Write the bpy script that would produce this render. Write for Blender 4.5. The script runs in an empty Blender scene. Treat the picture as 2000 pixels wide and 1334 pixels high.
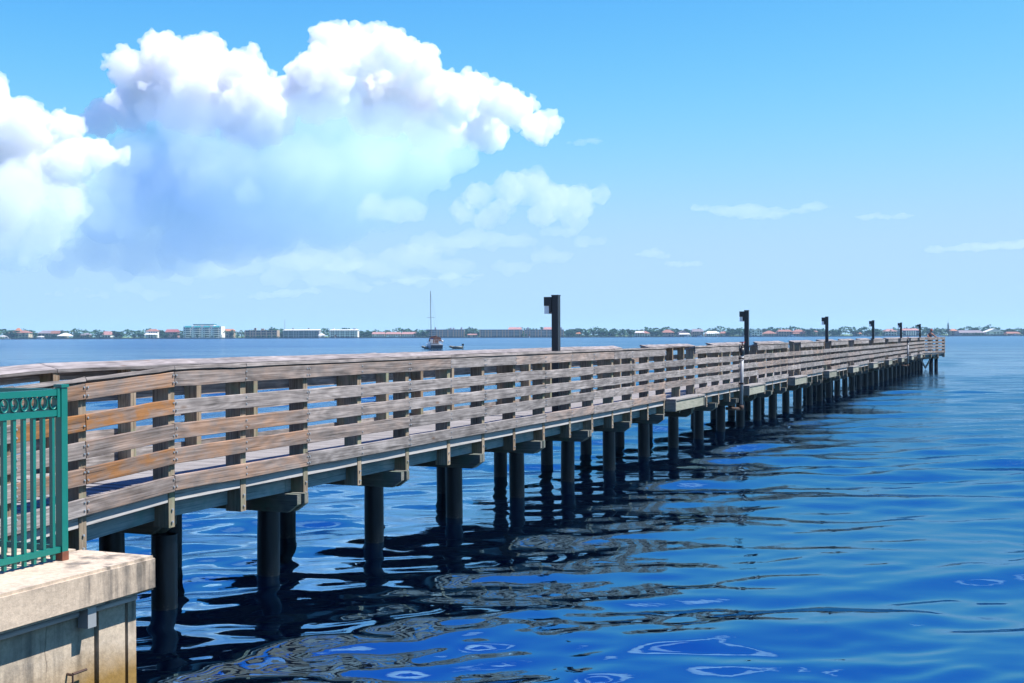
import bpy, bmesh, math, random
import numpy as np
from mathutils import Vector, Matrix
R = math.radians
CLOUD_D = .007
HAZE_D = .00010
sc = bpy.context.scene
C = sc.collection
rnd = random.Random(7)

# ------------------------------------------------------------------ camera, sky, sun, exposure
EYE = 2.68
F = 2400.0                                     # focal length in pixels of a 2000 px wide frame
cam = bpy.data.cameras.new('camera'); cam_o = bpy.data.objects.new('camera', cam); C.objects.link(cam_o)
sc.camera = cam_o
cam.sensor_width = 36.0; cam.lens = 43.2; cam.clip_start = 0.1; cam.clip_end = 40000
cam_o.matrix_world = (Matrix.Translation((0, 0, EYE)) @ Matrix.Rotation(R(90 - 0.31), 4, 'X')
                      @ Matrix.Rotation(R(-0.19), 4, 'Z'))
TH = math.atan2(1020.0, F)                     # the pier runs this far to the right of the view axis
UX, UY = math.sin(TH), math.cos(TH)            # along the pier
NX, NY = -UY, UX                               # across it, away from the camera
sun_h = Vector((-NX + .35 * UX, -NY + .35 * UY, 0))
sun_v = Vector((sun_h.x, sun_h.y, 1.75)).normalized()
EL = math.asin(sun_v.z); AZ = math.atan2(sun_v.x, sun_v.y)

world = bpy.data.worlds.new('World'); sc.world = world; world.use_nodes = True
wt = world.node_tree; bg = wt.nodes['Background']
sky = wt.nodes.new('ShaderNodeTexSky'); sky.sky_type = 'NISHITA'; sky.sun_disc = False
sky.sun_elevation = EL; sky.sun_rotation = AZ
sky.air_density = 0.6; sky.dust_density = 0.0; sky.ozone_density = 6.0
sep = wt.nodes.new('ShaderNodeSeparateColor'); comb = wt.nodes.new('ShaderNodeCombineColor')
wt.links.new(sky.outputs[0], sep.inputs[0])
def wmath(op, a, b=None):
    n = wt.nodes.new('ShaderNodeMath'); n.operation = op
    for k, v in enumerate((a, b)):
        if v is None: continue
        if hasattr(v, 'is_output'): wt.links.new(v, n.inputs[k])
        else: n.inputs[k].default_value = v
    return n.outputs[0]
for i, (ref, ex, out) in enumerate(((1.55, 2.5, 4.7), (1.75, 2.0, 7.25), (0.9, 1.0, 9.9))):   # film response, per channel: out * (1 - exp(-(v / ref) ** ex))
    v = wmath('POWER', wmath('DIVIDE', sep.outputs[i], ref), ex)
    v = wmath('SUBTRACT', 1.0, wmath('EXPONENT', wmath('MULTIPLY', v, -1.0)))
    wt.links.new(wmath('MULTIPLY', v, out), comb.inputs[i])
wt.links.new(comb.outputs[0], bg.inputs[0]); bg.inputs[1].default_value = 0.05

sl = bpy.data.lights.new('sun', 'SUN'); so = bpy.data.objects.new('sun', sl); C.objects.link(so)
sl.energy = 5.0; sl.angle = R(.5); sl.color = (1.0, .95, .88)
so.rotation_euler = sun_v.to_track_quat('Z', 'Y').to_euler()
vs = sc.view_settings; vs.view_transform = 'Standard'; vs.look = 'None'; vs.exposure = 1.0; vs.gamma = 1.0; vs.use_curve_mapping = False
cy = sc.cycles
cy.volume_bounces = 8; cy.max_bounces = 12; cy.diffuse_bounces = 3; cy.glossy_bounces = 4
cy.transparent_max_bounces = 8; cy.use_denoising = True; cy.caustics_reflective = False; cy.caustics_refractive = False
cy.sample_clamp_indirect = 6.0

# ------------------------------------------------------------------ helpers
class MB:
    """collects shapes; build() links them as one mesh object"""
    def __init__(s): s.v = []; s.f = []; s.m = []
    def add(s, vs, fs, mi=0):
        o = len(s.v); s.v += [tuple(p) for p in vs]; s.f += [tuple(i + o for i in f) for f in fs]; s.m += [mi] * len(fs)
    def box(s, x0, x1, y0, y1, z0, z1, mi=0):
        s.add([(x0, y0, z0), (x1, y0, z0), (x1, y1, z0), (x0, y1, z0), (x0, y0, z1), (x1, y0, z1), (x1, y1, z1), (x0, y1, z1)],
              [(3, 2, 1, 0), (4, 5, 6, 7), (0, 1, 5, 4), (1, 2, 6, 5), (2, 3, 7, 6), (3, 0, 4, 7)], mi)
    def prism(s, pts, z0, z1, mi=0):                       # pts counter-clockwise seen from above
        n = len(pts)
        s.add([(x, y, z0) for x, y in pts] + [(x, y, z1) for x, y in pts],
              [tuple(range(n - 1, -1, -1)), tuple(range(n, 2 * n))] + [(i, (i + 1) % n, n + (i + 1) % n, n + i) for i in range(n)], mi)
    def extr(s, pts, d, mi=0):                             # planar polygon of 3d points swept by vector d
        n = len(pts); d = Vector(d); p = [Vector(q) for q in pts]
        s.add(p + [q + d for q in p], [tuple(range(n - 1, -1, -1)), tuple(range(n, 2 * n))] + [(i, (i + 1) % n, n + (i + 1) % n, n + i) for i in range(n)], mi)
    def tube(s, a, b, r0, r1=None, n=8, mi=0, caps=True):
        a = Vector(a); b = Vector(b); r1 = r0 if r1 is None else r1
        q = (b - a).to_track_quat('Z', 'Y'); ring = [q @ Vector((math.cos(2 * math.pi * i / n), math.sin(2 * math.pi * i / n), 0)) for i in range(n)]
        vs = [a + p * r0 for p in ring] + [b + p * r1 for p in ring]
        fs = [(i, (i + 1) % n, n + (i + 1) % n, n + i) for i in range(n)]
        if caps: fs += [tuple(range(n - 1, -1, -1)), tuple(range(n, 2 * n))]
        s.add(vs, fs, mi)
    def hip(s, x0, x1, y0, y1, z0, z1, ridge=.5, mi=0):   # hip roof, ridge along x
        ym = (y0 + y1) / 2; h = (x1 - x0) * (1 - ridge) / 2
        s.add([(x0, y0, z0), (x1, y0, z0), (x1, y1, z0), (x0, y1, z0), (x0 + h, ym, z1), (x1 - h, ym, z1)],
              [(3, 2, 1, 0), (0, 1, 5, 4), (1, 2, 5), (2, 3, 4, 5), (3, 0, 4)], mi)
    def gable(s, x0, x1, y0, y1, z0, z1, mi=0):           # ridge along y, gable towards the water
        xm = (x0 + x1) / 2
        s.add([(x0, y0, z0), (x1, y0, z0), (xm, y0, z1), (x0, y1, z0), (x1, y1, z0), (xm, y1, z1)],
              [(0, 1, 2), (4, 3, 5), (1, 4, 5, 2), (3, 0, 2, 5), (0, 3, 4, 1)], mi)
    def mesh(s, name, mats, smooth=False):
        me = bpy.data.meshes.new(name); me.from_pydata(s.v, [], s.f)
        for m in (mats if isinstance(mats, (list, tuple)) else [mats]): me.materials.append(m)
        if len(set(s.m)) > 1: me.polygons.foreach_set('material_index', s.m)
        if smooth: me.polygons.foreach_set('use_smooth', [True] * len(s.f))
        me.update(); return me
    def build(s, name, mats, parent=None, loc=(0, 0, 0), rot=(0, 0, 0), smooth=False):
        return link(name, s.mesh(name, mats, smooth), parent, loc, rot)

def link(name, me, parent=None, loc=(0, 0, 0), rot=(0, 0, 0)):
    o = bpy.data.objects.new(name, me); C.objects.link(o); o.parent = parent; o.location = loc; o.rotation_euler = rot
    return o
def empty(name, loc=(0, 0, 0), rz=0.0, parent=None):
    o = link(name, None, parent, loc, (0, 0, rz)); o.empty_display_size = .2; return o
def tag(o, label=None, cat=None, group=None, kind=None):
    if label: o['label'] = label
    if cat: o['category'] = cat
    if group: o['group'] = group
    if kind: o['kind'] = kind
    return o
def copy_tree(o, parent=None):
    c = o.copy(); C.objects.link(c); c.parent = parent
    for ch in list(o.children): copy_tree(ch, c)
    return c

# ------------------------------------------------------------------ materials
def newmat(name):
    m = bpy.data.materials.new(name); m.use_nodes = True
    t = m.node_tree; p = t.nodes['Principled BSDF']; return m, t, p
def nd(t, kind, **kw):
    n = t.nodes.new(kind)
    for k, v in kw.items(): setattr(n, k, v)
    return n
def ramp(t, src, stops):
    r = t.nodes.new('ShaderNodeValToRGB'); e = r.color_ramp.elements
    while len(e) < len(stops): e.new(.5)
    for k, (p, c) in zip(e, stops): k.position = p; k.color = (*c, 1) if len(c) == 3 else c
    t.links.new(src, r.inputs[0]); return r
def mix(t, fac, a, b, mode='MIX'):
    m = t.nodes.new('ShaderNodeMix'); m.data_type = 'RGBA'; m.blend_type = mode
    for sock, v in ((m.inputs[0], fac), (m.inputs[6], a), (m.inputs[7], b)):
        if hasattr(v, 'is_output'): t.links.new(v, sock)
        else: sock.default_value = v if isinstance(v, (int, float)) else (*v, 1)
    return m.outputs[2]
def math_n(t, op, a, b=0.0, clamp=False):
    m = t.nodes.new('ShaderNodeMath'); m.operation = op; m.use_clamp = clamp
    for sock, v in zip(m.inputs, (a, b)):
        if hasattr(v, 'is_output'): t.links.new(v, sock)
        else: sock.default_value = v
    return m.outputs[0]
def mapped(t, src, scale, rot=(0, 0, 0)):
    m = t.nodes.new('ShaderNodeMapping'); m.inputs['Scale'].default_value = scale; m.inputs['Rotation'].default_value = rot
    t.links.new(src, m.inputs[0]); return m.outputs[0]
def noise_n(t, vec, scale, detail=4, rough=.55, dist=0.0):
    n = t.nodes.new('ShaderNodeTexNoise'); n.inputs['Scale'].default_value = scale; n.inputs['Detail'].default_value = detail
    n.inputs['Roughness'].default_value = rough; n.inputs['Distortion'].default_value = dist
    if vec is not None: t.links.new(vec, n.inputs['Vector'])
    return n.outputs['Fac']
def bump(t, p, h, strength, dist):
    b = t.nodes.new('ShaderNodeBump'); b.inputs['Strength'].default_value = strength; b.inputs['Distance'].default_value = dist
    t.links.new(h, b.inputs['Height']); t.links.new(b.outputs[0], p.inputs['Normal'])

ALB = .68
def plain(name, col, rough=.6, var=.15, scale=3.0, metal=0.0, spec=.5):
    col = tuple(c * ALB for c in col)
    m, t, p = newmat(name)
    tc = nd(t, 'ShaderNodeTexCoord'); n = noise_n(t, tc.outputs['Object'], scale, 5, .6)
    lo = tuple(c * (1 - var) for c in col); hi = tuple(min(1, c * (1 + var)) for c in col)
    r = ramp(t, n, [(.3, lo), (.7, hi)]); t.links.new(r.outputs[0], p.inputs['Base Color'])
    p.inputs['Roughness'].default_value = rough; p.inputs['Metallic'].default_value = metal
    p.inputs['Specular IOR Level'].default_value = spec
    return m

def wood(name, dark, mid, light, warm=(.38, .175, .065), green=None, rough=.82, gscale=1.0):
    """weathered plank, grain along local x; Object colour red = how brown it still is, green = brightness"""
    dark, mid, light, warm = [tuple(c * ALB * .94 for c in q) for q in (dark, mid, light, warm)]
    if green: green = tuple(c * ALB for c in green)
    m, t, p = newmat(name)
    tc = nd(t, 'ShaderNodeTexCoord'); oi = nd(t, 'ShaderNodeObjectInfo')
    off = nd(t, 'ShaderNodeVectorMath', operation='SCALE'); off.inputs[0].default_value = (37.0, 11.0, 23.0)
    t.links.new(oi.outputs['Random'], off.inputs['Scale'])
    add = nd(t, 'ShaderNodeVectorMath', operation='ADD'); t.links.new(tc.outputs['Object'], add.inputs[0]); t.links.new(off.outputs[0], add.inputs[1])
    P = add.outputs[0]
    # cathedral rings: bands across the board, bent by slow noise
    warp = noise_n(t, mapped(t, P, (.42 * gscale, 2.6 * gscale, 2.6 * gscale)), 1.3, 1.5, .4)
    band = math_n(t, 'SINE', math_n(t, 'MULTIPLY', warp, 85.0))
    band = math_n(t, 'MULTIPLY_ADD', band, .5); t.nodes[-1].inputs[2].default_value = .5
    streak = noise_n(t, mapped(t, P, (1.3, 66, 66)), 1.0, 7, .68)
    patch = noise_n(t, mapped(t, P, (1.3, 3.0, 3.0)), 2.2, 4, .6)
    g = math_n(t, 'ADD', math_n(t, 'MULTIPLY', band, .055), math_n(t, 'ADD', math_n(t, 'MULTIPLY', streak, .70), math_n(t, 'MULTIPLY', patch, .40)))
    r = ramp(t, g, [(.42, dark), (.58, mid), (.77, light)])
    w1 = tuple(c * .5 for c in warm)
    rw = ramp(t, g, [(.36, w1), (.6, warm), (.85, tuple(min(1, c * 1.7 + .02) for c in warm))])
    sc_ = nd(t, 'ShaderNodeSeparateColor'); t.links.new(oi.outputs['Color'], sc_.inputs[0])
    fw = math_n(t, 'MULTIPLY', ramp(t, patch, [(.40, (0, 0, 0)), (.62, (1, 1, 1))]).outputs[0], sc_.outputs[0])
    fw2 = math_n(t, 'ADD', fw, math_n(t, 'MULTIPLY', sc_.outputs[0], .35), clamp=True)
    col = mix(t, fw2, r.outputs[0], rw.outputs[0])
    if green:
        gn = noise_n(t, mapped(t, P, (2.0, 2.0, 2.0)), 1.7, 4, .6)
        col = mix(t, ramp(t, gn, [(.5, (0, 0, 0)), (.72, (1, 1, 1))]).outputs[0], col, green)
    # knots
    vo = nd(t, 'ShaderNodeTexVoronoi'); vo.inputs['Scale'].default_value = 1.0
    t.links.new(mapped(t, P, (1.5, 4.5, 4.5)), vo.inputs['Vector'])
    kn = ramp(t, vo.outputs['Distance'], [(.05, (1, 1, 1)), (.12, (0, 0, 0))])
    col = mix(t, math_n(t, 'MULTIPLY', kn.outputs[0], .7), col, tuple(c * .45 for c in warm))
    crack = ramp(t, noise_n(t, mapped(t, P, (.9, 60, 60)), 1.0, 2, .5), [(.30, (1, 1, 1)), (.36, (0, 0, 0))])
    col = mix(t, math_n(t, 'MULTIPLY', crack.outputs[0], .75), col, tuple(c * .25 for c in dark))
    br = nd(t, 'ShaderNodeVectorMath', operation='SCALE'); t.links.new(col, br.inputs[0]); t.links.new(sc_.outputs[1], br.inputs['Scale'])
    t.links.new(br.outputs[0], p.inputs['Base Color']); p.inputs['Roughness'].default_value = rough
    p.inputs['Specular IOR Level'].default_value = .25
    bump(t, p, g, .5, .006)
    return m

M = {}
M['rail'] = wood('weathered_rail_wood', (.115, .10, .096), (.315, .287, .28), (.62, .575, .565))
M['post'] = wood('post_wood', (.16, .13, .09), (.38, .30, .22), (.58, .50, .40), green=(.26, .30, .20))
M['under'] = wood('treated_beam_wood', (.20, .21, .19), (.36, .37, .33), (.50, .52, .48), green=(.22, .32, .25))
M['deck'] = wood('deck_wood', (.25, .235, .225), (.345, .325, .315), (.43, .41, .40))
M['stringer'] = wood('stringer_wood', (.22, .30, .33), (.40, .53, .58), (.60, .72, .75), green=(.24, .42, .42))
M['rim'] = wood('fascia_wood', (.46, .44, .43), (.62, .60, .59), (.74, .72, .71))
M['ledge'] = wood('ledge_fascia_wood', (.24, .25, .20), (.36, .375, .31), (.46, .475, .41))
M['bolt'] = plain('galvanised_bolt', (.55, .55, .56), .45, .1, 40, .6)

def pile_mat():
    m, t, p = newmat('black_pile_wrap')
    tc = nd(t, 'ShaderNodeTexCoord'); P = tc.outputs['Object']
    n = noise_n(t, mapped(t, P, (5, 5, 1.2)), 2.0, 5, .6)
    r = ramp(t, n, [(.3, (.0008, .0018, .0036)), (.7, (.0030, .0062, .011))])
    sx = nd(t, 'ShaderNodeSeparateXYZ'); t.links.new(P, sx.inputs[0])
    sp = noise_n(t, mapped(t, P, (30, 30, 30)), 1.0, 3, .7)
    wet = ramp(t, math_n(t, 'ADD', sx.outputs[2], math_n(t, 'MULTIPLY', sp, .06)), [(.05, (.10, .09, .07)), (.16, (0, 0, 0))])
    bar = math_n(t, 'MULTIPLY', wet.outputs[0], ramp(t, sp, [(.55, (0, 0, 0)), (.62, (1, 1, 1))]).outputs[0])
    col = mix(t, bar, r.outputs[0], (.22, .20, .16))
    t.links.new(col, p.inputs['Base Color']); p.inputs['Roughness'].default_value = .36; p.inputs['Specular IOR Level'].default_value = .2
    bump(t, p, noise_n(t, mapped(t, P, (4, 4, 1.5)), 1.5, 3, .5), .6, .02)
    return m
M['pile'] = pile_mat()

def concrete_mat(name, base, stain=(.25, .23, .21), tide=False):
    m, t, p = newmat(name)
    tc = nd(t, 'ShaderNodeTexCoord'); P = tc.outputs['Object']
    n = noise_n(t, P, 2.5, 6, .65); r = ramp(t, n, [(.3, tuple(c * .86 for c in base)), (.7, tuple(min(1, c * 1.08) for c in base))])
    streak = noise_n(t, mapped(t, P, (5.5, 5.5, .55)), 1.3, 5, .6)
    sx = nd(t, 'ShaderNodeSeparateXYZ'); t.links.new(P, sx.inputs[0])
    fade = noise_n(t, mapped(t, P, (1.1, 1.1, 2.0)), 1.2, 3, .5)
    f = math_n(t, 'MULTIPLY', ramp(t, streak, [(.46, (0, 0, 0)), (.62, (1, 1, 1))]).outputs[0], ramp(t, fade, [(.40, (0, 0, 0)), (.55, (1, 1, 1))]).outputs[0])
    col = mix(t, math_n(t, 'MULTIPLY', f, .8), r.outputs[0], stain)
    if tide:
        h = math_n(t, 'ADD', sx.outputs[2], math_n(t, 'MULTIPLY', n, .25))
        td = ramp(t, h, [(.40, (1, 1, 1)), (.66, (0, 0, 0))])
        xs = ramp(t, sx.outputs[0], [(.0, (.25, .25, .25)), (1.0, (1, 1, 1))])
        mr = nd(t, 'ShaderNodeMapRange'); mr.inputs[1].default_value = 5.2; mr.inputs[2].default_value = 6.6; mr.inputs[3].default_value = .25; mr.inputs[4].default_value = 1.0
        t.links.new(sx.outputs[0], mr.inputs[0])
        col = mix(t, math_n(t, 'MULTIPLY', td.outputs[0], mr.outputs[0]), col, (.27, .165, .05))
    col = mix(t, .55, col, ramp(t, noise_n(t, P, 22, 6, .75), [(.35, (.52, .52, .52)), (.6, (1, 1, 1))]).outputs[0], 'MULTIPLY')
    cr = nd(t, 'ShaderNodeTexVoronoi', feature='DISTANCE_TO_EDGE'); cr.inputs['Scale'].default_value = 1.0
    wv = nd(t, 'ShaderNodeVectorMath', operation='ADD'); ns = nd(t, 'ShaderNodeTexNoise'); ns.inputs['Scale'].default_value = 6
    t.links.new(P, ns.inputs['Vector']); scv = nd(t, 'ShaderNodeVectorMath', operation='SCALE'); scv.inputs['Scale'].default_value = .12
    t.links.new(ns.outputs['Color'], scv.inputs[0]); t.links.new(mapped(t, P, (1.9, 1.9, .28)), wv.inputs[0]); t.links.new(scv.outputs[0], wv.inputs[1])
    t.links.new(wv.outputs[0], cr.inputs['Vector'])
    cf = ramp(t, cr.outputs['Distance'], [(.004, (1, 1, 1)), (.014, (0, 0, 0))])
    col = mix(t, math_n(t, 'MULTIPLY', math_n(t, 'MULTIPLY', cf.outputs[0], .55), ramp(t, fade, [(.45, (0, 0, 0)), (.6, (1, 1, 1))]).outputs[0]), col, (.10, .08, .06))
    t.links.new(col, p.inputs['Base Color']); p.inputs['Roughness'].default_value = .9; p.inputs['Specular IOR Level'].default_value = .2
    bump(t, p, noise_n(t, P, 40, 4, .7), .5, .006)
    return m
M['cap_concrete'] = concrete_mat('sea_wall_cap_concrete', (.50, .41, .32), (.085, .08, .075))
M['wall_concrete'] = concrete_mat('sea_wall_concrete', (.49, .41, .32), (.15, .135, .12), tide=True)
M['green'] = plain('green_fence_paint', (.0, .19, .152), .42, .08, 6)
M['rust'] = plain('rusty_post_foot', (.22, .07, .035), .8, .3, 20)
M['conduit'] = plain('grey_conduit', (.32, .34, .36), .5, .06, 8)
M['lamp'] = plain('dark_bronze_lamp', (.017, .017, .021), .45, .15, 8)
M['lens'] = plain('milky_lamp_lens', (1.35, 1.33, 1.2), .3, .05, 8)
M['pvc'] = plain('grey_riser_pipe', (.40, .42, .45), .45, .1, 8)
M['redvalve'] = plain('red_valve_paint', (.50, .06, .045), .5, .2, 10)
M['rustpipe'] = plain('rusty_pipe', (.07, .035, .024), .8, .35, 12)

# ------------------------------------------------------------------ water
def water_mat():
    m, t, p = newmat('river_water')
    p.inputs['Base Color'].default_value = (.0002, .001, .006, 1); p.inputs['Roughness'].default_value = .01
    p.inputs['Specular Tint'].default_value = (.42, .76, 1.0, 1)
    p.inputs['IOR'].default_value = 6.2; p.inputs['Specular IOR Level'].default_value = .5
    g = nd(t, 'ShaderNodeNewGeometry'); P = g.outputs['Position']
    a = noise_n(t, mapped(t, P, (.9, 1.6, 1.0), (0, 0, R(8))), 1.0, 4, .55, .6)
    b = noise_n(t, mapped(t, P, (3.0, 5.5, 1.0), (0, 0, R(-12))), 1.0, 3, .55, .4)
    gust = noise_n(t, mapped(t, P, (.012, .05, 1.0), (0, 0, R(6))), 1.0, 4, .6)
    gs = nd(t, 'ShaderNodeMapRange'); gs.inputs[1].default_value = .38; gs.inputs[2].default_value = .62; gs.inputs[3].default_value = .45; gs.inputs[4].default_value = 1.25
    t.links.new(gust, gs.inputs[0])
    h = math_n(t, 'MULTIPLY', math_n(t, 'ADD', math_n(t, 'MULTIPLY', a, .7), math_n(t, 'MULTIPLY', b, .28)), gs.outputs[0])
    ln = nd(t, 'ShaderNodeVectorMath', operation='LENGTH'); t.links.new(P, ln.inputs[0])
    lee = nd(t, 'ShaderNodeMapRange', interpolation_type='SMOOTHSTEP')               # glassy water in the lee of the sea wall, ruffled further out
    for k, v in ((1, 10.0), (2, 58.0), (3, .13), (4, 1.0)): lee.inputs[k].default_value = v
    t.links.new(ln.outputs['Value'], lee.inputs[0])
    bump(t, p, math_n(t, 'MULTIPLY', h, lee.outputs[0]), 1.0, WATER_BUMP)
    rr = nd(t, 'ShaderNodeMapRange'); rr.inputs[1].default_value = 35; rr.inputs[2].default_value = 320; rr.inputs[3].default_value = .008; rr.inputs[4].default_value = .19
    t.links.new(ln.outputs['Value'], rr.inputs[0])                 # ripples too fine for the mesh out there
    st = noise_n(t, mapped(t, P, (.02, .16, 1.0), (0, 0, R(4))), 1.0, 5, .65)
    sr = nd(t, 'ShaderNodeMapRange'); sr.inputs[1].default_value = .35; sr.inputs[2].default_value = .65; sr.inputs[3].default_value = .6; sr.inputs[4].default_value = 1.35
    t.links.new(st, sr.inputs[0]); t.links.new(math_n(t, 'MULTIPLY', rr.outputs[0], sr.outputs[0]), p.inputs['Roughness'])
    return m
WATER_BUMP = .055
M['water'] = water_mat()

def build_water():
    rs = [0.0]; r = 2.0
    while r < 260: rs.append(r); r *= 1.0062 if r > 6 else 1.04
    while r < 1500: rs.append(r); r *= 1.05
    rs += [2200, 5000, 14000]
    ang = list(np.arange(-34, 34.001, .125)) + list(range(38, 326, 6))
    rs = np.array(rs[1:]); an = np.radians(np.array(ang)); nr, na = len(rs), len(an)
    Rr, A = np.meshgrid(rs, an, indexing='ij'); X = Rr * np.sin(A); Y = Rr * np.cos(A)
    front = (np.abs(np.degrees(A)) < 34.01) | (np.degrees(A) > 325.9)
    sp = np.maximum(Rr * .0062, Rr * np.radians(.125)) * np.where(front, 1, 50)
    rg = np.random.default_rng(11); Zz = np.zeros_like(X); n = 80
    patch = 1 + .55 * np.sin(X * .21 + .9) * np.sin(Y * .17 + 2.1) + .4 * np.sin(X * .083 - Y * .06 + 1.0)
    patch = np.clip(patch, .25, 2.0)
    for i in range(n):
        lam = .23 * (5.0 / .23) ** ((i + rg.random()) / n); k = 2 * np.pi / lam
        d = R(90 + 12) + rg.normal(0, .40); slope = .0195 * (1.0 if lam < 1.8 else .85 if lam < 3.5 else .6)
        fade = np.clip(lam / (2.6 * sp) - 1, 0, 1)
        ph = k * (X * np.cos(d) + Y * np.sin(d)) + rg.random() * 6.283
        ph = ph + .9 * np.sin(.37 * k * (X * np.cos(d + 1.2) + Y * np.sin(d + 1.2)) + rg.random() * 6.283)
        Zz += slope / k * np.sin(ph) * fade * patch
    V = np.stack([X, Y, Zz], -1).reshape(-1, 3)
    ii, jj = np.meshgrid(np.arange(nr - 1), np.arange(na), indexing='ij'); j2 = (jj + 1) % na
    Fq = np.stack([ii * na + jj, (ii + 1) * na + jj, (ii + 1) * na + j2, ii * na + j2], -1).reshape(-1, 4)[:, ::-1]
    me = bpy.data.meshes.new('water'); nv = len(V)
    V = np.vstack([V, [[0, 0, 0]]]); tri = np.stack([np.full(na, nv), (np.arange(na) + 1) % na, np.arange(na)], -1)
    me.vertices.add(len(V)); me.vertices.foreach_set('co', V.astype('f').ravel())
    loops = np.concatenate([Fq.ravel(), tri.ravel()]); me.loops.add(len(loops)); me.loops.foreach_set('vertex_index', loops.astype('i'))
    npoly = len(Fq) + len(tri); me.polygons.add(npoly)
    st = np.concatenate([np.arange(len(Fq)) * 4, len(Fq) * 4 + np.arange(len(tri)) * 3]).astype('i')
    me.polygons.foreach_set('loop_start', st)
    me.polygons.foreach_set('use_smooth', np.ones(npoly, bool)); me.update(calc_edges=True); me.validate()
    me.materials.append(M['water']); o = link('water', me); tag(o, 'wide blue river rippling below the pier', None, None, 'structure')
build_water()
# ------------------------------------------------------------------ pier frame: s runs along the pier, l across it (both in metres from the camera)
RZ = math.pi / 2 - TH
L0 = 7.47                                       # outer face of the near railing posts
def sl_world(s, l, z=0.0): return Vector((s * UX + l * NX, s * UY + l * NY, z))
def s_of_px(x, l=L0):
    Z = F / math.cos(TH) * l / (2020.0 - x); return (Z - math.sin(TH) * l) / math.cos(TH)
def thing(name, label, cat, s=0.0, l=0.0, z=0.0, group=None, rz=None):
    o = empty(name, sl_world(s, l, z), RZ if rz is None else rz); return tag(o, label, cat, group)

# ---- promenade, sea wall, cap
WS, WL, WZ = 7.14, 5.82, 1.10                   # outer corner and height of the cap
CT = .246                                       # its thickness
CB = WZ - CT
def paver_mat():
    m, t, p = newmat('promenade_pavers')
    tc = nd(t, 'ShaderNodeTexCoord'); b = nd(t, 'ShaderNodeTexBrick')
    b.inputs['Scale'].default_value = 1.0; b.inputs['Brick Width'].default_value = .21; b.inputs['Row Height'].default_value = .105
    b.inputs['Mortar Size'].default_value = .006; b.inputs['Color1'].default_value = (.52, .44, .38, 1); b.inputs['Color2'].default_value = (.42, .36, .33, 1); b.inputs['Mortar'].default_value = (.12, .10, .09, 1)
    t.links.new(tc.outputs['Object'], b.inputs['Vector']); t.links.new(b.outputs['Color'], p.inputs['Base Color']); p.inputs['Roughness'].default_value = .9
    return m
mb = MB(); mb.box(-16, WS - .7, WL + .72, 40, .2, WZ - .02)
o = mb.build('promenade', paver_mat(), None, (0, 0, 0), (0, 0, RZ)); tag(o, 'paved brick promenade behind the sea wall cap', None, None, 'structure')

wallr = thing('sea_wall', 'pale stained concrete sea wall under its thick cap, with yellow tide stain', 'sea wall', 0, 0, 0)
mb = MB()
mb.box(-16, WS - .48, WL + .15, WL + .57, -1.2, CB)                          # face panel
mb.build('wall_panel', M['wall_concrete'], wallr)
mb = MB(); mb.box(WS - .455, WS - .19, WL + .13, WL + .57, -1.2, CB - .002); mb.build('wall_pilaster', M['wall_concrete'], wallr)
mb = MB(); mb.box(WS - .15, WS - .065, WL + .137, WL + .57, -1.2, CB - .001); mb.build('wall_pilaster', M['wall_concrete'], wallr)
mb = MB(); mb.box(WS - .55, WS - .07, WL + .59, 40, -1.2, CB - .004); mb.build('return_wall', M['wall_concrete'], wallr)
capr = thing('sea_wall_cap', 'thick weathered concrete cap slab with dark drip stains, below the green fence', 'concrete cap', 0, 0, 0)
def cap_piece(name, pts):
    bm = bmesh.new(); vs = [bm.verts.new((x, y, CB)) for x, y in pts]; f = bm.faces.new(vs)
    r = bmesh.ops.extrude_face_region(bm, geom=[f]); bmesh.ops.translate(bm, vec=(0, 0, CT), verts=[g for g in r['geom'] if isinstance(g, bmesh.types.BMVert)])
    bmesh.ops.recalc_face_normals(bm, faces=bm.faces)
    bmesh.ops.bevel(bm, geom=[e for e in bm.edges], offset=.02, segments=2, affect='EDGES')
    me = bpy.data.meshes.new(name); bm.to_mesh(me); bm.free(); me.materials.append(M['cap_concrete']); return link(name, me, capr)
cap_piece('cap_slab', [(-2.2, WL), (WS, WL), (WS, WL + .7), (-2.2, WL + .7)])
cap_piece('cap_slab', [(-16, WL), (-2.212, WL), (-2.212, WL + .7), (-16, WL + .7)])
cap_piece('cap_slab', [(WS - .7, WL + .712), (WS, WL + .712), (WS, WL + 1.6), (WS - .7, WL + 1.6)])
cdt = thing('wall_conduit', 'thin grey conduit with junction box tucked under the concrete cap', 'conduit', 0, 0, 0)
ZC = CB - .037
mb = MB(); mb.tube((-14, WL + .10, ZC), (WS - .70, WL + .10, ZC), .025, n=10); mb.build('conduit', M['conduit'], cdt, smooth=True)
mb = MB(); mb.box(WS - .66, WS - .58, WL + .04, WL + .128, ZC - .105, ZC + .03); mb.build('junction_box', M['conduit'], cdt)
mb = MB(); mb.tube((WS - .58, WL + .10, ZC), (WS - .12, WL + .10, ZC), .025, n=10); mb.build('conduit', M['conduit'], cdt, smooth=True)
hk = thing('rusty_hook', 'small rusty iron hook sticking out low on the sea wall', 'hook', WS - .72, WL + .13, 0)
mb = MB(); mb.tube((-.02, .03, .415), (-.02, -.03, .415), .009, n=6); mb.tube((-.02, -.03, .42), (.11, -.03, .42), .009, n=6); mb.tube((-.02, -.03, .415), (-.02, -.03, .31), .007, n=6); mb.build('bent_bar', M['rustpipe'], hk)

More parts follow.
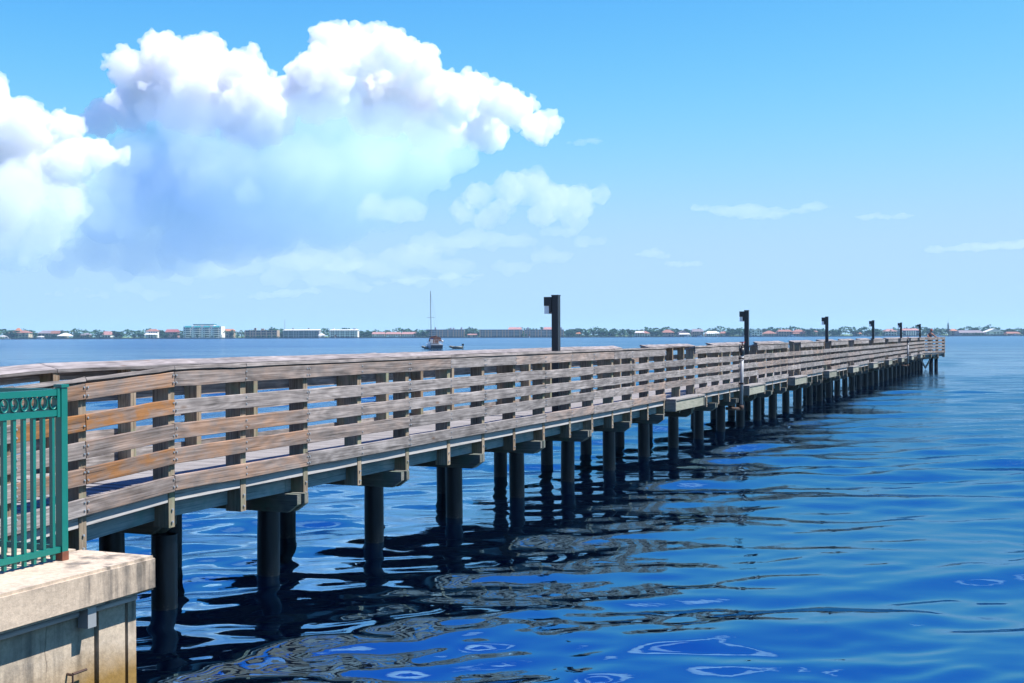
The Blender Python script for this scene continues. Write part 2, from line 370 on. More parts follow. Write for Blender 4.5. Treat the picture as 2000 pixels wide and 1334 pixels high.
# ---- green fence: run along the cap, return towards the pier
fence = thing('green_fence', 'teal green metal fence with a band of rings and slim pickets on the concrete cap', 'fence', WS - .405, WL + .50, WZ); fence.scale = (1.145, 1.145, 1.145)
def fence_post(x, y):
    mb = MB(); h = .0255
    mb.box(x - h, x + h, y - h, y + h, .055, 1.065); mb.box(x - h - .006, x + h + .006, y - h - .006, y + h + .006, 1.066, 1.085)
    po = mb.build('post', M['green'], fence)
    mb = MB(); mb.box(x - h - .002, x + h + .002, y - h - .002, y + h + .002, 0, .056); mb.build('rusty_foot', M['rust'], po)
def fence_run(ax, n, sp, cut=None):
    """pickets every sp along -x (ax=0) or +y (ax=1)"""
    ln = n * sp
    def bx(mb, a0, a1, c0, c1, z0, z1):
        if ax == 0: mb.box(-a1, -a0, c0, c1, z0, z1)
        else: mb.box(c0, c1, a0, a1, z0, z1)
    for z0, z1 in ((1.018, 1.056), (.892, .930), (.052, .088)):
        mb = MB(); bx(mb, .031, ln, -.017, .017, z0, z1); rl = mb.build('rail', M['green'], fence)
    mb = MB(); bx(mb, .03, .055, -.021, .021, .885, 1.06); mb.build('bracket', M['green'], fence)
    pm = None; rm = None
    for i in range(n):
        a = .078 + i * sp
        if pm is None:
            q = MB(); bx(q, -.011, .011, -.011, .011, .015, .892); pm = q.mesh('picket', M['green'])
            q = MB(); k = 20
            for j in range(k):
                t0, t1 = 2 * math.pi * j / k, 2 * math.pi * (j + 1) / k; ra, rb = (.030, .041), (.0255, .0365)
                pts = []
                for tt in (t0, t1):
                    for (rx, rz) in (ra, rb):
                        for d in (-.013, .013): pts.append((math.cos(tt) * rx, d, math.sin(tt) * rz))
                if ax: pts = [(p[1], p[0], p[2]) for p in pts]
                q.add(pts, [(0, 1, 5, 4), (2, 6, 7, 3), (0, 4, 6, 2), (1, 3, 7, 5)])
            rm = q.mesh('ring', M['green'], True)
        off = (-a, 0, 0) if ax == 0 else (0, a, 0)
        link('picket', pm, fence, off)
        link('ring', rm, fence, ((-a - sp / 2 * .0 , 0, .974) if ax == 0 else (0, a, .974)))
fence_post(0, 0)
fence_run(0, 46, .0775); fence_run(1, 22, .0775)
fence_post(-1.86, 0); fence_post(-3.66, 0); fence_post(0, 1.78)

# ------------------------------------------------------------------ the pier
pier = thing('fishing_pier', 'long weathered wooden fishing pier on black piles reaching out over the water', 'pier', 0, L0, 0)
YF = 2.144                                      # outer face of the far railing
PU, PN = .089, .184                             # post section
near_px = [167, 340, 479, 600, 705, 798, 878.6, 945.6, 1006, 1063.5, 1114.5, 1158, 1197.5, 1233.5, 1266.5, 1298]
knot_t = list(range(16)) + [17, 21, 23, 27, 29, 33, 35, 39, 41, 45, 47, 51, 53, 57, 59, 63, 65, 69, 71, 75]
knot_s = [s_of_px(x) for x in near_px + [1356, 1446, 1478, 1538, 1562.5, 1607, 1622.5, 1655, 1667, 1696, 1705.2, 1727, 1734, 1753, 1758.5, 1773, 1778, 1791.0, 1795.2, 1805.5]]
DSP = 1.193
def S(t):                                       # position of a near post (its seaward edge)
    if t < 0: return knot_s[0] + t * .80
    return float(np.interp(t, knot_t, knot_s))
TEND = 75
def dz(s): return -.0565 * max(0.0, 9.45 - s)         # the first metres ramp down to the promenade
def wcol(o, warm=None, br=None):
    o.color = (rnd.random() ** 3 * .3 if warm is None else warm, rnd.uniform(.76, 1.16) if br is None else br, 0, 1); return o

def plank(name, parent, mat, ln, th, ht, loc, rot=(0, 0, 0), seg=3, jig=.003, warm=None, br=None, bev=.004):
    """board along local x centred on its own origin, a little uneven"""
    nx = seg + 1; vs = []; fs = []
    for i in range(nx):
        x = -ln / 2 + ln * i / seg; dy, dz = rnd.uniform(-jig, jig), rnd.uniform(-jig, jig); k = rnd.uniform(-jig, jig)
        y, z = th / 2, ht / 2
        for (yy, zz) in ((-y + bev, -z), (y, -z), (y, z), (-y + bev, z), (-y, z - bev), (-y, -z + bev)):
            vs.append((x, yy + dy, zz + dz + (k if zz > 0 else -k)))
    for i in range(seg):
        for j in range(6): a, b = i * 6 + j, i * 6 + (j + 1) % 6; fs.append((a, b, b + 6, a + 6))
    fs.append((5, 4, 3, 2, 1, 0)); e = seg * 6; fs.append(tuple(e + q for q in range(6)))
    fs = [f[::-1] for f in fs]
    me = bpy.data.meshes.new(name); me.from_pydata(vs, [], fs); me.materials.append(mat); me.update()
    return wcol(link(name, me, parent, loc, rot), warm, br)

ROWS = [(2.21, 2.35), (1.95, 2.09), (1.71, 1.855), (1.485, 1.63), (1.23, 1.375)]
near_st = [(15 + 6 * k, 17 + 6 * k) for k in range(10)]
def in_station(t, st): return any(a < t < b for a, b in st)
def post_mesh(ztop, zbot=.88, side=1, tilt=.045):
    """4x8 post, local x along the pier, origin at the outer face; outer edge higher"""
    mb = MB(); y0, y1 = 0, PN
    zi = ztop - tilt
    mb.add([(-PU, y0, zbot), (0, y0, zbot), (0, y1, zbot), (-PU, y1, zbot), (-PU, y0, ztop), (0, y0, ztop), (0, y1, zi), (-PU, y1, zi)],
           [(3, 2, 1, 0), (4, 5, 6, 7), (0, 1, 5, 4), (1, 2, 6, 5), (2, 3, 7, 6), (3, 0, 4, 7)])
    me = mb.mesh('post', M['postv'])
    return me
def wood_vertical(src, name):
    m = bpy.data.materials[src].copy(); m.name = name; t = m.node_tree
    # grain along local z: swap the coordinates before use
    tcn = [n for n in t.nodes if n.type == 'TEX_COORD'][0]; vm = [n for n in t.nodes if n.type == 'VECT_MATH' and n.operation == 'ADD'][0]
    sx = t.nodes.new('ShaderNodeSeparateXYZ'); cx = t.nodes.new('ShaderNodeCombineXYZ'); t.links.new(tcn.outputs['Object'], sx.inputs[0])
    t.links.new(sx.outputs[2], cx.inputs[0]); t.links.new(sx.outputs[1], cx.inputs[1]); t.links.new(sx.outputs[0], cx.inputs[2]); t.links.new(cx.outputs[0], vm.inputs[0])
    return m
M['postv'] = wood_vertical('post_wood', 'post_wood_upright')
pm_full, pm_low = post_mesh(2.345), post_mesh(2.085)

BTH = .038
def railing(sfun, t0, t1, y_out, st, flip, joints1, joints, warmth=None, bolts=True, name='railing', corner=None):
    """sfun(t) gives the post position; boards sit on the outer face (y_out); flip mirrors the railing across the pier"""
    rl = empty(name, (0, y_out, 0), 0, pier); sg = -1 if flip else 1
    for t in range(t0, t1 + 1):
        o = link('post', pm_low if in_station(t, st) else pm_full, rl, (sfun(t) + (0 if not flip else -PU), 0, dz(sfun(t))), (0, 0, math.pi if flip else 0)); wcol(o, rnd.random() ** 3 * .3)
    for r, (z0, z1) in enumerate(ROWS):
        js = joints1 if r == 0 else joints
        for a, b in zip(js[:-1], js[1:]):
            if r in (0, 4) and any(a >= p and b <= q for p, q in st): continue
            xa, xb = sfun(a) - PU / 2, sfun(b) - PU / 2
            if a == js[0]: xa -= PU / 2
            ln = xb - xa - .006; w = None if warmth is None else warmth.get((r, a))
            plank('rail_board', rl, M['rail'], ln, BTH, z1 - z0, ((xa + xb) / 2, sg * (-BTH / 2 - .001), (z0 + z1) / 2 + (dz(xa) + dz(xb)) / 2 + rnd.uniform(-.006, .006)),
                  (rnd.uniform(-.012, .012), sg * -math.atan2(dz(xb) - dz(xa), xb - xa), math.pi if flip else 0), warm=w, seg=4)
    # sloping cap boards, high on the outer edge
    caps = []; cur = None
    segs = []
    for a, b in zip(joints1[:-1], joints1[1:]):
        if any(a >= p and b <= q for p, q in st): continue
        segs.append((a, b))
    for a, b in segs:
        xa, xb = sfun(a) - PU / 2, sfun(b) - PU / 2
        if any(a == q for p, q in st): xa -= PU * .8
        if any(b == p for p, q in st): xb += PU * .8
        plank('rail_cap', rl, M['rail'], xb - xa - .005, .255, .038, ((xa + xb) / 2, sg * (.078), 2.352 + (dz(xa) + dz(xb)) / 2), (-R(14), sg * -math.atan2(dz(xb) - dz(xa), xb - xa), math.pi if flip else 0), warm=.05, br=rnd.uniform(.82, 1.02), jig=.004, seg=5)
    if bolts:
        mb = MB()
        for t in range(t0, min(t1, 40) + 1):
            for r, (z0, z1) in enumerate(ROWS):
                if r in (0, 4) and in_station(t, st): continue
                for dv in (.03, -.03):
                    for dx in ((-.022, .022) if t in joints else (0,)):
                        if rnd.random() < .06: continue
                        x = sfun(t) - PU / 2 + dx; z = (z0 + z1) / 2 + dv * 1.15 + dz(sfun(t))
                        mb.tube((x, -BTH + .002, z), (x, -BTH - .011, z), .0105, .0085, 6)
            for z in (1.05, .935):
                x = sfun(t) - PU / 2; z += dz(sfun(t)); mb.tube((x, .001, z), (x, -.016, z), .013, .011, 6)
        o = mb.build('bolts', M['bolt'], rl); o['kind'] = 'stuff'
    return rl
odd = [-2, -1, 0, 1] + list(range(3, TEND + 1, 2))
odd1 = [-2, -1, 0, 1, 2, 6, 8, 10, 12, 15] + list(range(17, TEND + 1, 2))
warm_near = {(0, 0): .55, (1, 0): 1.0, (1, -1): 1.0, (2, 0): .3, (3, 0): .8, (4, 0): .35, (0, -1): .6, (3, -1): .5, (2, -1): .1, (1, 1): .05, (2, 1): .45, (3, 1): .5, (4, 1): .4, (4, 0): .35}
near_rail = railing(S, -2, TEND, 0.0, near_st, False, odd1, odd, warm_near)
# far railing, posts half a bay out of step
def SF(n): return 11.217 + 1.193 * (n - 4)
far_st = [(19 + 6 * k, 21 + 6 * k) for k in range(9)]
oddf = [0] + list(range(1, 78, 2)); far_rail = railing(SF, 0, 77, YF, far_st, True, oddf, oddf, None, False)

# edge boards between the posts, stringers, deck
for t in range(-2, TEND):
    xa, xb = S(t) + .003, S(t + 1) - PU - .003
    plank('fascia_board', pier, M['rim'], xb - xa, .038, .13, ((xa + xb) / 2, .026, 1.185 + (dz(xa) + dz(xb)) / 2), (0, -math.atan2(dz(xb) - dz(xa), xb - xa), 0), seg=1, jig=.001, warm=0, br=rnd.uniform(.95, 1.05))
for k in range(13):
    xa, xb = SF(0) + k * 7.158, SF(0) + (k + 1) * 7.158 - .005
    if xb < 99: plank('fascia_board', pier, M['rim'], xb - xa, .038, .13, ((xa + xb) / 2, YF - PN - .01, 1.185), seg=1, jig=.001, warm=0)
BENT0, BSP = 11.53, 2.386
ends = [6.6, 9.45] + [BENT0 + BSP * 2 * i for i in range(19)]
for y in (PN + .02, 1.07, YF - PN - .05):
    for a, b in zip(ends[:-1], ends[1:]):
        if a > 98: continue
        plank('stringer', pier, M['stringer'], min(b, 98.4) - a - .004, .075, .265, ((a + min(b, 98.4)) / 2, y, 1.075 + (dz(a) + dz(b)) / 2), (0, -math.atan2(dz(b) - dz(a), b - a), 0), seg=2, jig=.002, warm=0, br=rnd.uniform(.9, 1.2))
x = 6.48; dk = [MB().mesh('plank', M['deck']) for _ in range(0)]
dms = []
for v in range(6):
    mb = MB(); mb.box(-1.005, 1.005, -.0685, .0685, -.019, .019); dms.append(mb.mesh('deck_plank', M['deck']))
far_deck = MB(); n = 0
while x < 98.2:
    if n < 150:
        o = link('deck_plank', dms[n % 6], pier, (x, (.05 + YF - .05) / 2, 1.231 + dz(x) + rnd.uniform(-.0015, .0015)), (0, 0, math.pi / 2)); wcol(o, 0.0, rnd.uniform(.92, 1.08))
    else: far_deck.box(x - .0685, x + .0685, .07, YF - .07, 1.212, 1.25 + rnd.uniform(-.0015, .0015))
    x += .1425; n += 1
o = far_deck.build('deck_planks', M['deck'], pier); o['kind'] = 'stuff'; wcol(o, 0, 1)

def bent(s, ys, caps=True, pr=.125, cap0=None):
    b = empty('bent', (s, 0, 0), 0, pier)
    for y in ys:
        mb = MB(); k = 20
        prof = [(-1.6, pr), (.0, pr), (.45, pr * rnd.uniform(.985, 1.01)), (.737, pr * .985)]
        lx, ly = rnd.uniform(-.012, .012), rnd.uniform(-.012, .012)
        vs = []; fs = []
        for z, r in prof: vs += [(r * math.cos(2 * math.pi * i / k) + lx * z, r * math.sin(2 * math.pi * i / k) + ly * z, z) for i in range(k)]
        for q in range(len(prof) - 1): fs += [(q * k + i, q * k + (i + 1) % k, (q + 1) * k + (i + 1) % k, (q + 1) * k + i) for i in range(k)]
        mb.add(vs, fs); mb.build('pile', M['pile'], b, (0, y, 0), smooth=True)
    if caps:
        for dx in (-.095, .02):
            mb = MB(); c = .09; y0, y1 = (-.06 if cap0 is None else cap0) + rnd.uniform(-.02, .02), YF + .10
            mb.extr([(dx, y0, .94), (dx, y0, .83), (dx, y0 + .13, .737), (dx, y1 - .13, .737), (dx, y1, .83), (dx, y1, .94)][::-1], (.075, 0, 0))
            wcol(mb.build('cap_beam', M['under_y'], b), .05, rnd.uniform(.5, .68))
    return b
def wood_y(src, name):
    m = bpy.data.materials[src].copy(); m.name = name; t = m.node_tree
    tcn = [n for n in t.nodes if n.type == 'TEX_COORD'][0]; vm = [n for n in t.nodes if n.type == 'VECT_MATH' and n.operation == 'ADD'][0]
    sx = t.nodes.new('ShaderNodeSeparateXYZ'); cx = t.nodes.new('ShaderNodeCombineXYZ'); t.links.new(tcn.outputs['Object'], sx.inputs[0])
    t.links.new(sx.outputs[1], cx.inputs[0]); t.links.new(sx.outputs[0], cx.inputs[1]); t.links.new(sx.outputs[2], cx.inputs[2]); t.links.new(cx.outputs[0], vm.inputs[0])
    return m
M['under_y'] = wood_y('treated_beam_wood', 'treated_beam_wood_across')
PY1, PY2 = 7.86 - L0, 9.2 - L0
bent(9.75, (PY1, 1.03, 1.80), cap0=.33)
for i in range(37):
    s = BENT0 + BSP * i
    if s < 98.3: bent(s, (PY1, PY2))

# fishing bays: the deck steps out as a ledge
for a, b in near_st:
    xa, xb = S(a) + .02, S(b) + .05
    lg = empty('ledge', ((xa + xb) / 2, 0, 0), 0, pier); h = (xb - xa) / 2
    for k in range(2):
        plank('ledge_board', lg, M['deck'], 2 * h, .125, .042, (0, -.052 - k * .131, 1.236), seg=2, jig=.001, warm=0, br=1.0)
    plank('ledge_fascia', lg, M['ledge'], 2 * h - .09, .038, .22, (.0, -.205, 1.10), seg=2, jig=.002, warm=.05)
    for sx in (-1, 1):
        mb = MB(); mb.box(-.019, .019, -.245, -.006, .985, 1.213); wcol(mb.build('ledge_side', M['under_y'], lg, (sx * (h - .02), 0, 0)), 0)

# ---- flared head of the pier
SE = S(TEND); FA = R(15)
head = empty('pier_head', (SE, 0, 0), 0, pier)
FL = 4.45
fx, fy = math.cos(FA), -math.sin(FA)
def hp(d, off=0.0): return (d * fx + off * (-fy), d * fy + off * fx)          # along the flared edge, off to the inside
def rail_line(parent, p0, p1, n, rows=ROWS, low=()):
    """posts and boards along a straight edge; the outside is on the right hand of p0->p1"""
    p0 = Vector((*p0, 0)); p1 = Vector((*p1, 0)); d = (p1 - p0); ln = d.length; a = math.atan2(d.y, d.x); e = empty('head_railing', p0, a, parent)
    for i in range(n + 1):
        wcol(link('post', pm_full, e, (PU + (ln - PU) * i / n, 0, 0)), .1)
    for r, (z0, z1) in enumerate(rows):
        k = max(1, round(ln / 2.3))
        for j in range(k):
            plank('rail_board', e, M['rail'], ln / k - .006, BTH, z1 - z0, (ln * (j + .5) / k, -BTH / 2 - .001, (z0 + z1) / 2 + rnd.uniform(-.005, .005)), seg=3)
    plank('rail_cap', e, M['rail'], ln, .255, .038, (ln / 2, .078, 2.352), (-R(14), 0, 0), warm=.05, br=1.1)
    plank('fascia_board', e, M['rim'], ln, .038, .13, (ln / 2, .026, 1.185), seg=1, warm=0)
    plank('stringer', e, M['stringer'], ln - .2, .075, .265, (ln / 2, .2, 1.075), seg=1, warm=0)
    return e
pe = hp(FL); rail_line(head, (0, 0), pe, 3)
rail_line(head, pe, (pe[0], YF + .3), 4)
mb = MB(); mb.prism([(-.05, .05), hp(FL - .06, .05), (pe[0] - .05, YF + .25), (-.05, YF - .05)], 1.205, 1.247); wcol(mb.build('deck', M['deck'], head), 0, 1)
hpiles = [hp(2.75, .45), hp(FL - .95, .75), hp(FL - .5, .5), (pe[0] - .5, 1.0), (1.2, 1.9), (pe[0] - .4, 2.2)]
for (a_, b_) in hpiles:
    mb = MB(); mb.tube((0, 0, -1.6), (0, 0, .95), .14, .135, 18); mb.build('pile', M['pile'], head, (a_, b_, 0), smooth=True)
mb = MB(); q0, q1 = hp(.1, .42), hp(FL - .1, .42); mb.extr([(q0[0], q0[1], .75), (q1[0], q1[1], .75), (q1[0], q1[1], .94), (q0[0], q0[1], .94)], (.03, .12, 0)); wcol(mb.build('cap_beam', M['under'], head), 0)
for d0, z0, d1, z1 in ((.15, .72, 1.15, .12), (1.15, .12, 2.0, .62)):
    p, q = hp(d0, .3), hp(d1, .3); mb = MB(); mb.extr([(p[0], p[1], z0 - .08), (q[0], q[1], z1 - .08), (q[0], q[1], z1 + .08), (p[0], p[1], z0 + .08)], (-fy * .06, fx * .06, 0)); mb.build('brace', M['pile'], head)

# ------------------------------------------------------------------ lamp posts and riser pipes
lamp_words = ['nearest tall dark square lamp post, left of the others on the pier', 'second dark square lamp post along the pier, beside the riser pipe',
              'third dark square lamp post from the near end of the pier', 'fourth dark square lamp post along the pier, towards its far end',
              'fifth dark square lamp post, next to last on the pier', 'farthest small dark lamp post, left of the person on the pier']
for i, (x, lab) in enumerate(zip((1086, 1458.5, 1615, 1705.5, 1760, 1797), lamp_words)):
    s = s_of_px(x, 7.75); lp = thing('lamp_post', lab, 'lamp post', s, 7.75, 1.25, 'square lamp posts along the pier')
    mb = MB(); mb.box(-.06, .06, -.06, .06, 0, 2.115); mb.box(-.066, .066, -.066, .066, 2.116, 2.13); mb.box(-.10, .10, -.08, .10, 0, .02); mb.build('post', M['lamp'], lp)
    mb = MB(); mb.box(-.075, .075, .061, .20, 1.94, 2.095)
    mb.extr([(-.075, .061, 1.83), (-.075, .061, 1.94), (-.075, .105, 1.94), (-.075, .10, 1.80)], (.15, 0, 0)); hs = mb.build('lamp_housing', M['lamp'], lp)
    mb = MB(); mb.box(-.066, .066, .107, .194, 1.80, 1.938); mb.build('lamp_lens', M['lens'], lp)
for i, (xt, lab) in enumerate(((1450, 'grey riser pipe with red valve handle strapped outside the near railing'), (1774, 'small grey riser pipe on the railing near the far end of the pier'))):
    s = s_of_px(xt, 7.34); rp = thing('riser_pipe', lab, 'pipe', s, 7.36, 0, 'riser pipes on the railing'); lean = .085 if i == 0 else 0.03
    mb = MB(); mb.tube((-lean * .7, 0, .72), (lean * .6, 0, 2.10), .048, n=14); mb.build('pipe', M['pvc'], rp, smooth=True)
    mb = MB(); mb.tube((lean * .6, 0, 2.101), (lean * .72, 0, 2.30), .062, n=14); mb.tube((lean * .72, 0, 2.301), (lean * .75, 0, 2.36), .048, .03, n=14); mb.build('coupling', M['lamp'], rp, smooth=True)
    mb = MB(); mb.tube((lean * .75, 0, 2.34), (lean * .8, 0, 2.46), .018, n=8); mb.tube((lean * .8, 0, 2.445), (lean * .8, 0, 2.47), .075, n=12)
    v = mb.build('valve_handle', M['redvalve'], rp)
    for z in (2.02, 1.33):
        mb = MB(); mb.box(-.075, .075, -.056, -.05, z - .02, z + .02); mb.box(-.075, -.068, -.05, .11, z - .02, z + .02); mb.box(.068, .075, -.05, .11, z - .02, z + .02); mb.build('bracket', M['rustpipe'], rp)
    mb = MB(); mb.tube((-lean * .7, 0, .60), (-lean * .7, 0, .74), .066, n=12); mb.tube((-lean * .7 - .02, .02, .64), (-lean * .7 - .30, .35, .66), .045, n=10); mb.build('elbow', M['rustpipe'], rp, smooth=True)
# ------------------------------------------------------------------ far shore, about 1.2 km away
ZS = 1170.0
def yh(x): return 654.0 + (1000 - x) * .0033
def fx_(x, Z): return (x - 1000) / F * Z
def fz_(x, y, Z): return EYE + (yh(x) - y) / F * Z
M['lawn'] = plain('shore_lawn', (.16, .24, .05), .95, .25, .05)
mb = MB(); mb.prism([(-1500, ZS), (1500, ZS), (3200, 2600), (3200, 5200), (-3200, 5200), (-3200, 2600)], -2.0, .75)
o = mb.build('far_shore', M['lawn']); tag(o, 'low green far bank of the river', None, None, 'structure')
M['farwall'] = plain('far_bulkhead_concrete', (.16, .17, .17), .9, .3, .15)
mb = MB(); mb.box(-640, 640, ZS - 1.0, ZS - .02, -1.5, .95); o = mb.build('bulkhead', M['farwall']); tag(o, 'long low dark bulkhead along the far shoreline', 'bulkhead')

def stucco(name, col): return plain(name, col, .85, .08, .4)
W_white, W_cream, W_pink, W_grey, W_lav, W_tan = [stucco('stucco_' + n, c) for n, c in (('white', (.98, .95, .92)), ('cream', (.66, .56, .42)), ('pink', (.55, .36, .29)), ('grey', (.42, .43, .45)), ('lavender', (.44, .41, .46)), ('tan', (.52, .40, .28)))]
R_terra, R_pink, R_orange, R_grey, R_white, R_maroon, R_teal = [plain('roof_' + n, c, .85, .22, .5) for n, c in (('terracotta', (.34, .15, .105)), ('pink', (.44, .22, .19)), ('orange', (.50, .20, .10)), ('grey', (.24, .21, .23)), ('white', (.80, .79, .77)), ('maroon', (.33, .10, .09)), ('teal', (.01, .27, .30)))]
M['glass'] = plain('dark_window_glass', (.015, .03, .06), .35, .3, .3)
M['blind'] = plain('shaded_balcony_glass', (.05, .08, .13), .3, .35, .3)

def condo(name, label, x0, x1, y0, floors, bays, wall, col, roof=None, Z=ZS + 18, ybase=659.5, hats=(), groups=None, ledge=True):
    X0, X1 = fx_(x0, Z), fx_(x1, Z); z1 = fz_((x0 + x1) / 2, y0, Z); z0 = .7; dp = 14.0
    b = tag(empty(name, ((X0 + X1) / 2, Z, 0)), label, 'building'); w = X1 - X0; h = (z1 - z0) / floors
    mb = MB(); mb.box(-w / 2, w / 2, 1.4, dp, z0 - .1, z1); mb.build('wall', wall, b)
    for f in range(floors + 1):
        z = z0 + f * h; mb = MB(); mb.box(-w / 2 - .15, w / 2 + .15, -.1, 1.42, z - (.32 if f < floors else .5), z + (.55 if 0 < f < floors else .02)); mb.build('balcony_slab', wall if f < floors or roof is None else roof, b)
    bw = w / bays
    gm = {}
    for f in range(floors):
        for k in range(bays):
            kind = rnd.random() < .45; key = kind
            if key not in gm:
                q = MB(); q.box(-bw * .43, bw * .43, -.06, .0, 0, h * .78); gm[key] = q.mesh('window', M['glass'] if kind else M['blind'])
            link('window', gm[key], b, (-w / 2 + bw * (k + .5), 1.395, z0 + f * h + .05))
    cm = MB(); cm.box(-.5, .5, -.16, 1.38, z0, z1 - .52); cm = cm.mesh('column', col)
    for k in range(bays + 1):
        if k % 2 == 0 or rnd.random() < .4 or k == bays: link('column', cm, b, (max(-w / 2 + .3, min(w / 2 - .3, -w / 2 + bw * k)), 0, 0))
    for (h0, h1, hy, hm) in hats:
        mb = MB(); mb.hip(fx_(h0, Z) - (X0 + X1) / 2, fx_(h1, Z) - (X0 + X1) / 2, 2.2, dp - 1, z1 + .01, fz_((h0 + h1) / 2, hy, Z), .85); mb.build('roof', hm, b)
    if roof is not None:
        mb = MB(); mb.hip(-w / 2 - .6, w / 2 + .6, -.7, dp + .6, z1 + .03, z1 + .8, .95); mb.build('roof', roof, b)
    for k in range(rnd.randint(2, 5)):
        mb = MB(); u = rnd.uniform(-w * .45, w * .45); mb.box(u - .8, u + .8, 7, 9, z1 - .02, z1 + rnd.uniform(1.6, 2.3)); mb.build('roof_vent', wall, b)
    return b

def house(name, label, x0, x1, ytop, yeave, wall, roof, Z=ZS + 22, kind='hip', floors=2, wins=4, ridge=.45, porch=None, tower=None):
    X0, X1 = fx_(x0, Z), fx_(x1, Z); xm = (x0 + x1) / 2; zt, ze = fz_(xm, ytop, Z), fz_(xm, yeave, Z); w = X1 - X0; dp = max(9.0, w * .6)
    b = tag(empty(name, ((X0 + X1) / 2, Z, 0)), label, 'house')
    mb = MB(); mb.box(-w / 2 + .6, w / 2 - .6, 0, dp, .5, ze); mb.build('wall', wall, b)
    mb = MB()
    if kind == 'hip': mb.hip(-w / 2, w / 2, -.8, dp + .8, ze, zt, ridge)
    elif kind == 'gable': mb.gable(-w / 2, w / 2, -.6, dp + .6, ze, zt)
    else: mb.box(-w / 2 + .3, w / 2 - .3, -.4, dp + .4, ze, zt)
    mb.build('roof', roof, b)
    hh = (ze - .5) / floors; ww = (w - 1.6) / wins
    q = MB(); q.box(-ww * .32, ww * .32, -.09, 0, 0, hh * .56); wm = q.mesh('window', M['glass'])
    q = MB(); q.box(-ww * .37, ww * .37, -.16, -.10, -.14, 0); smesh = q.mesh('sill', wall)
    for f in range(floors):
        for k in range(wins):
            if rnd.random() < .12: continue
            wo = link('window', wm, b, (-w / 2 + .8 + ww * (k + .5), -.005, .5 + f * hh + hh * .2)); link('sill', smesh, wo)
    if porch:
        px0, px1, py0, py1, pm = porch; a0, a1 = fx_(px0, Z) - (X0 + X1) / 2, fx_(px1, Z) - (X0 + X1) / 2
        mb = MB(); mb.hip(a0, a1, -5.0, .0, fz_(xm, py1, Z), fz_(xm, py0, Z), .8); pr = mb.build('porch_roof', pm, b)
        for k in range(5):
            u = a0 + .6 + (a1 - a0 - 1.2) * k / 4; mb = MB(); mb.box(u - .18, u + .18, -4.8, -4.45, .5, fz_(xm, py1, Z) - .01); mb.build('porch_column', wall, b)
    if tower:
        t0, t1, ty0, ty1, tm = tower; a0, a1 = fx_(t0, Z) - (X0 + X1) / 2, fx_(t1, Z) - (X0 + X1) / 2
        mb = MB(); mb.box(a0 + .5, a1 - .5, 1, 6, ze + .01, fz_(xm, ty1, Z)); mb.build('tower_wall', wall, b)
        mb = MB(); mb.hip(a0, a1, .3, 6.7, fz_(xm, ty1, Z) + .01, fz_(xm, ty0, Z), .35); mb.build('tower_roof', tm, b)
    return b

house('villa', 'cream three-storey villa with an orange tower roof, leftmost on the far shore', 16, 57, 645.5, 650, W_cream, R_terra, floors=3, wins=6, tower=(28, 39, 640.5, 646, R_orange))
house('villa', 'long low house with grey and red roof left of the white pavilion', 73, 124, 645.5, 651, W_tan, R_grey, Z=ZS + 40, floors=2, wins=7, ridge=.8, porch=(101, 124, 646.5, 651.5, R_terra))
def pavilion(label, x0, x1, y0, y1, Z, roof=R_white):
    b = tag(empty('pavilion', (fx_((x0 + x1) / 2, Z), Z, 0)), label, 'pavilion'); w = fx_(x1, Z) - fx_(x0, Z); xm = (x0 + x1) / 2
    mb = MB(); mb.hip(-w / 2, w / 2, -4, 4, fz_(xm, y1, Z), fz_(xm, y0, Z), .12); mb.build('roof', roof, b)
    for u in (-.42, -.14, .14, .42):
        for v in (-3.5, 3.5): mb = MB(); mb.box(u * w - .15, u * w + .15, v - .15, v + .15, .4, fz_(xm, y1, Z) + .02); mb.build('post', W_white, b)
    mb = MB(); mb.box(-w / 2, w / 2, -4, 4, .3, .85); mb.build('floor', W_white, b)
pavilion('white hip-roofed open pavilion by the water on the far left shore', 113, 143, 650, 656, ZS + 8)
pavilion('small white canopy over a dock left of the white pavilion', 74, 87, 656, 658.2, ZS + 6)
pavilion('flat white boathouse roof at the left edge of the far shore', 0, 13, 655.2, 657, ZS + 6)
pavilion('small white hip-roofed pavilion between the two white-roofed condominium blocks', 622, 635, 651, 655, ZS + 12)
house('bungalow', 'low grey-roofed bungalow among palms right of the white pavilion', 156, 174, 650.5, 654.5, W_tan, R_grey, floors=1, wins=4)
house('bungalow', 'pinkish-grey roofed house with white wall, left of the palms on the far shore', 198, 217, 647, 654, W_white, R_pink, floors=1, wins=3, kind='hip', ridge=.7)
house('villa', 'white villa with red hip roof and white-roofed porch left of the tall white block', 284, 309, 642.5, 647, W_white, R_terra, floors=3, wins=5, porch=(284, 309, 650.5, 653.5, R_white))
house('villa', 'maroon-roofed villa just left of the tall white apartment block', 322, 347, 643, 648.5, W_pink, R_maroon, floors=3, wins=5, ridge=.9)
# the tall white block
Z = ZS + 20; b = tag(empty('apartment_block', (fx_(395, Z), Z, 0)), 'tall white five-storey apartment block with teal roof pieces, highest on the far shore', 'building')
w = fx_(432, Z) - fx_(358, Z); zt = fz_(395, 637.5, Z)
mb = MB(); mb.box(-w / 2, w / 2, 0, 16, .5, zt); mb.build('wall', W_white, b)
mb = MB(); mb.box(-w / 2 + 9, w / 2 - 8, 3, 13, zt + .01, zt + 1.6); mb.build('penthouse', W_white, b)
mb = MB(); mb.box(-w / 2 + 8.6, w / 2 - 7.6, 2.5, 13.5, zt + 1.61, zt + 2.3); mb.build('penthouse_roof', R_teal, b)
fh = (zt - .5) / 5.6
q = MB(); q.box(-2.1, 2.1, -.10, 0, 0, fh * .52); wmL = q.mesh('window', M['glass']); q = MB(); q.box(-.42, .42, -.10, 0, 0, fh * .36); wmS = q.mesh('window', M['glass'])
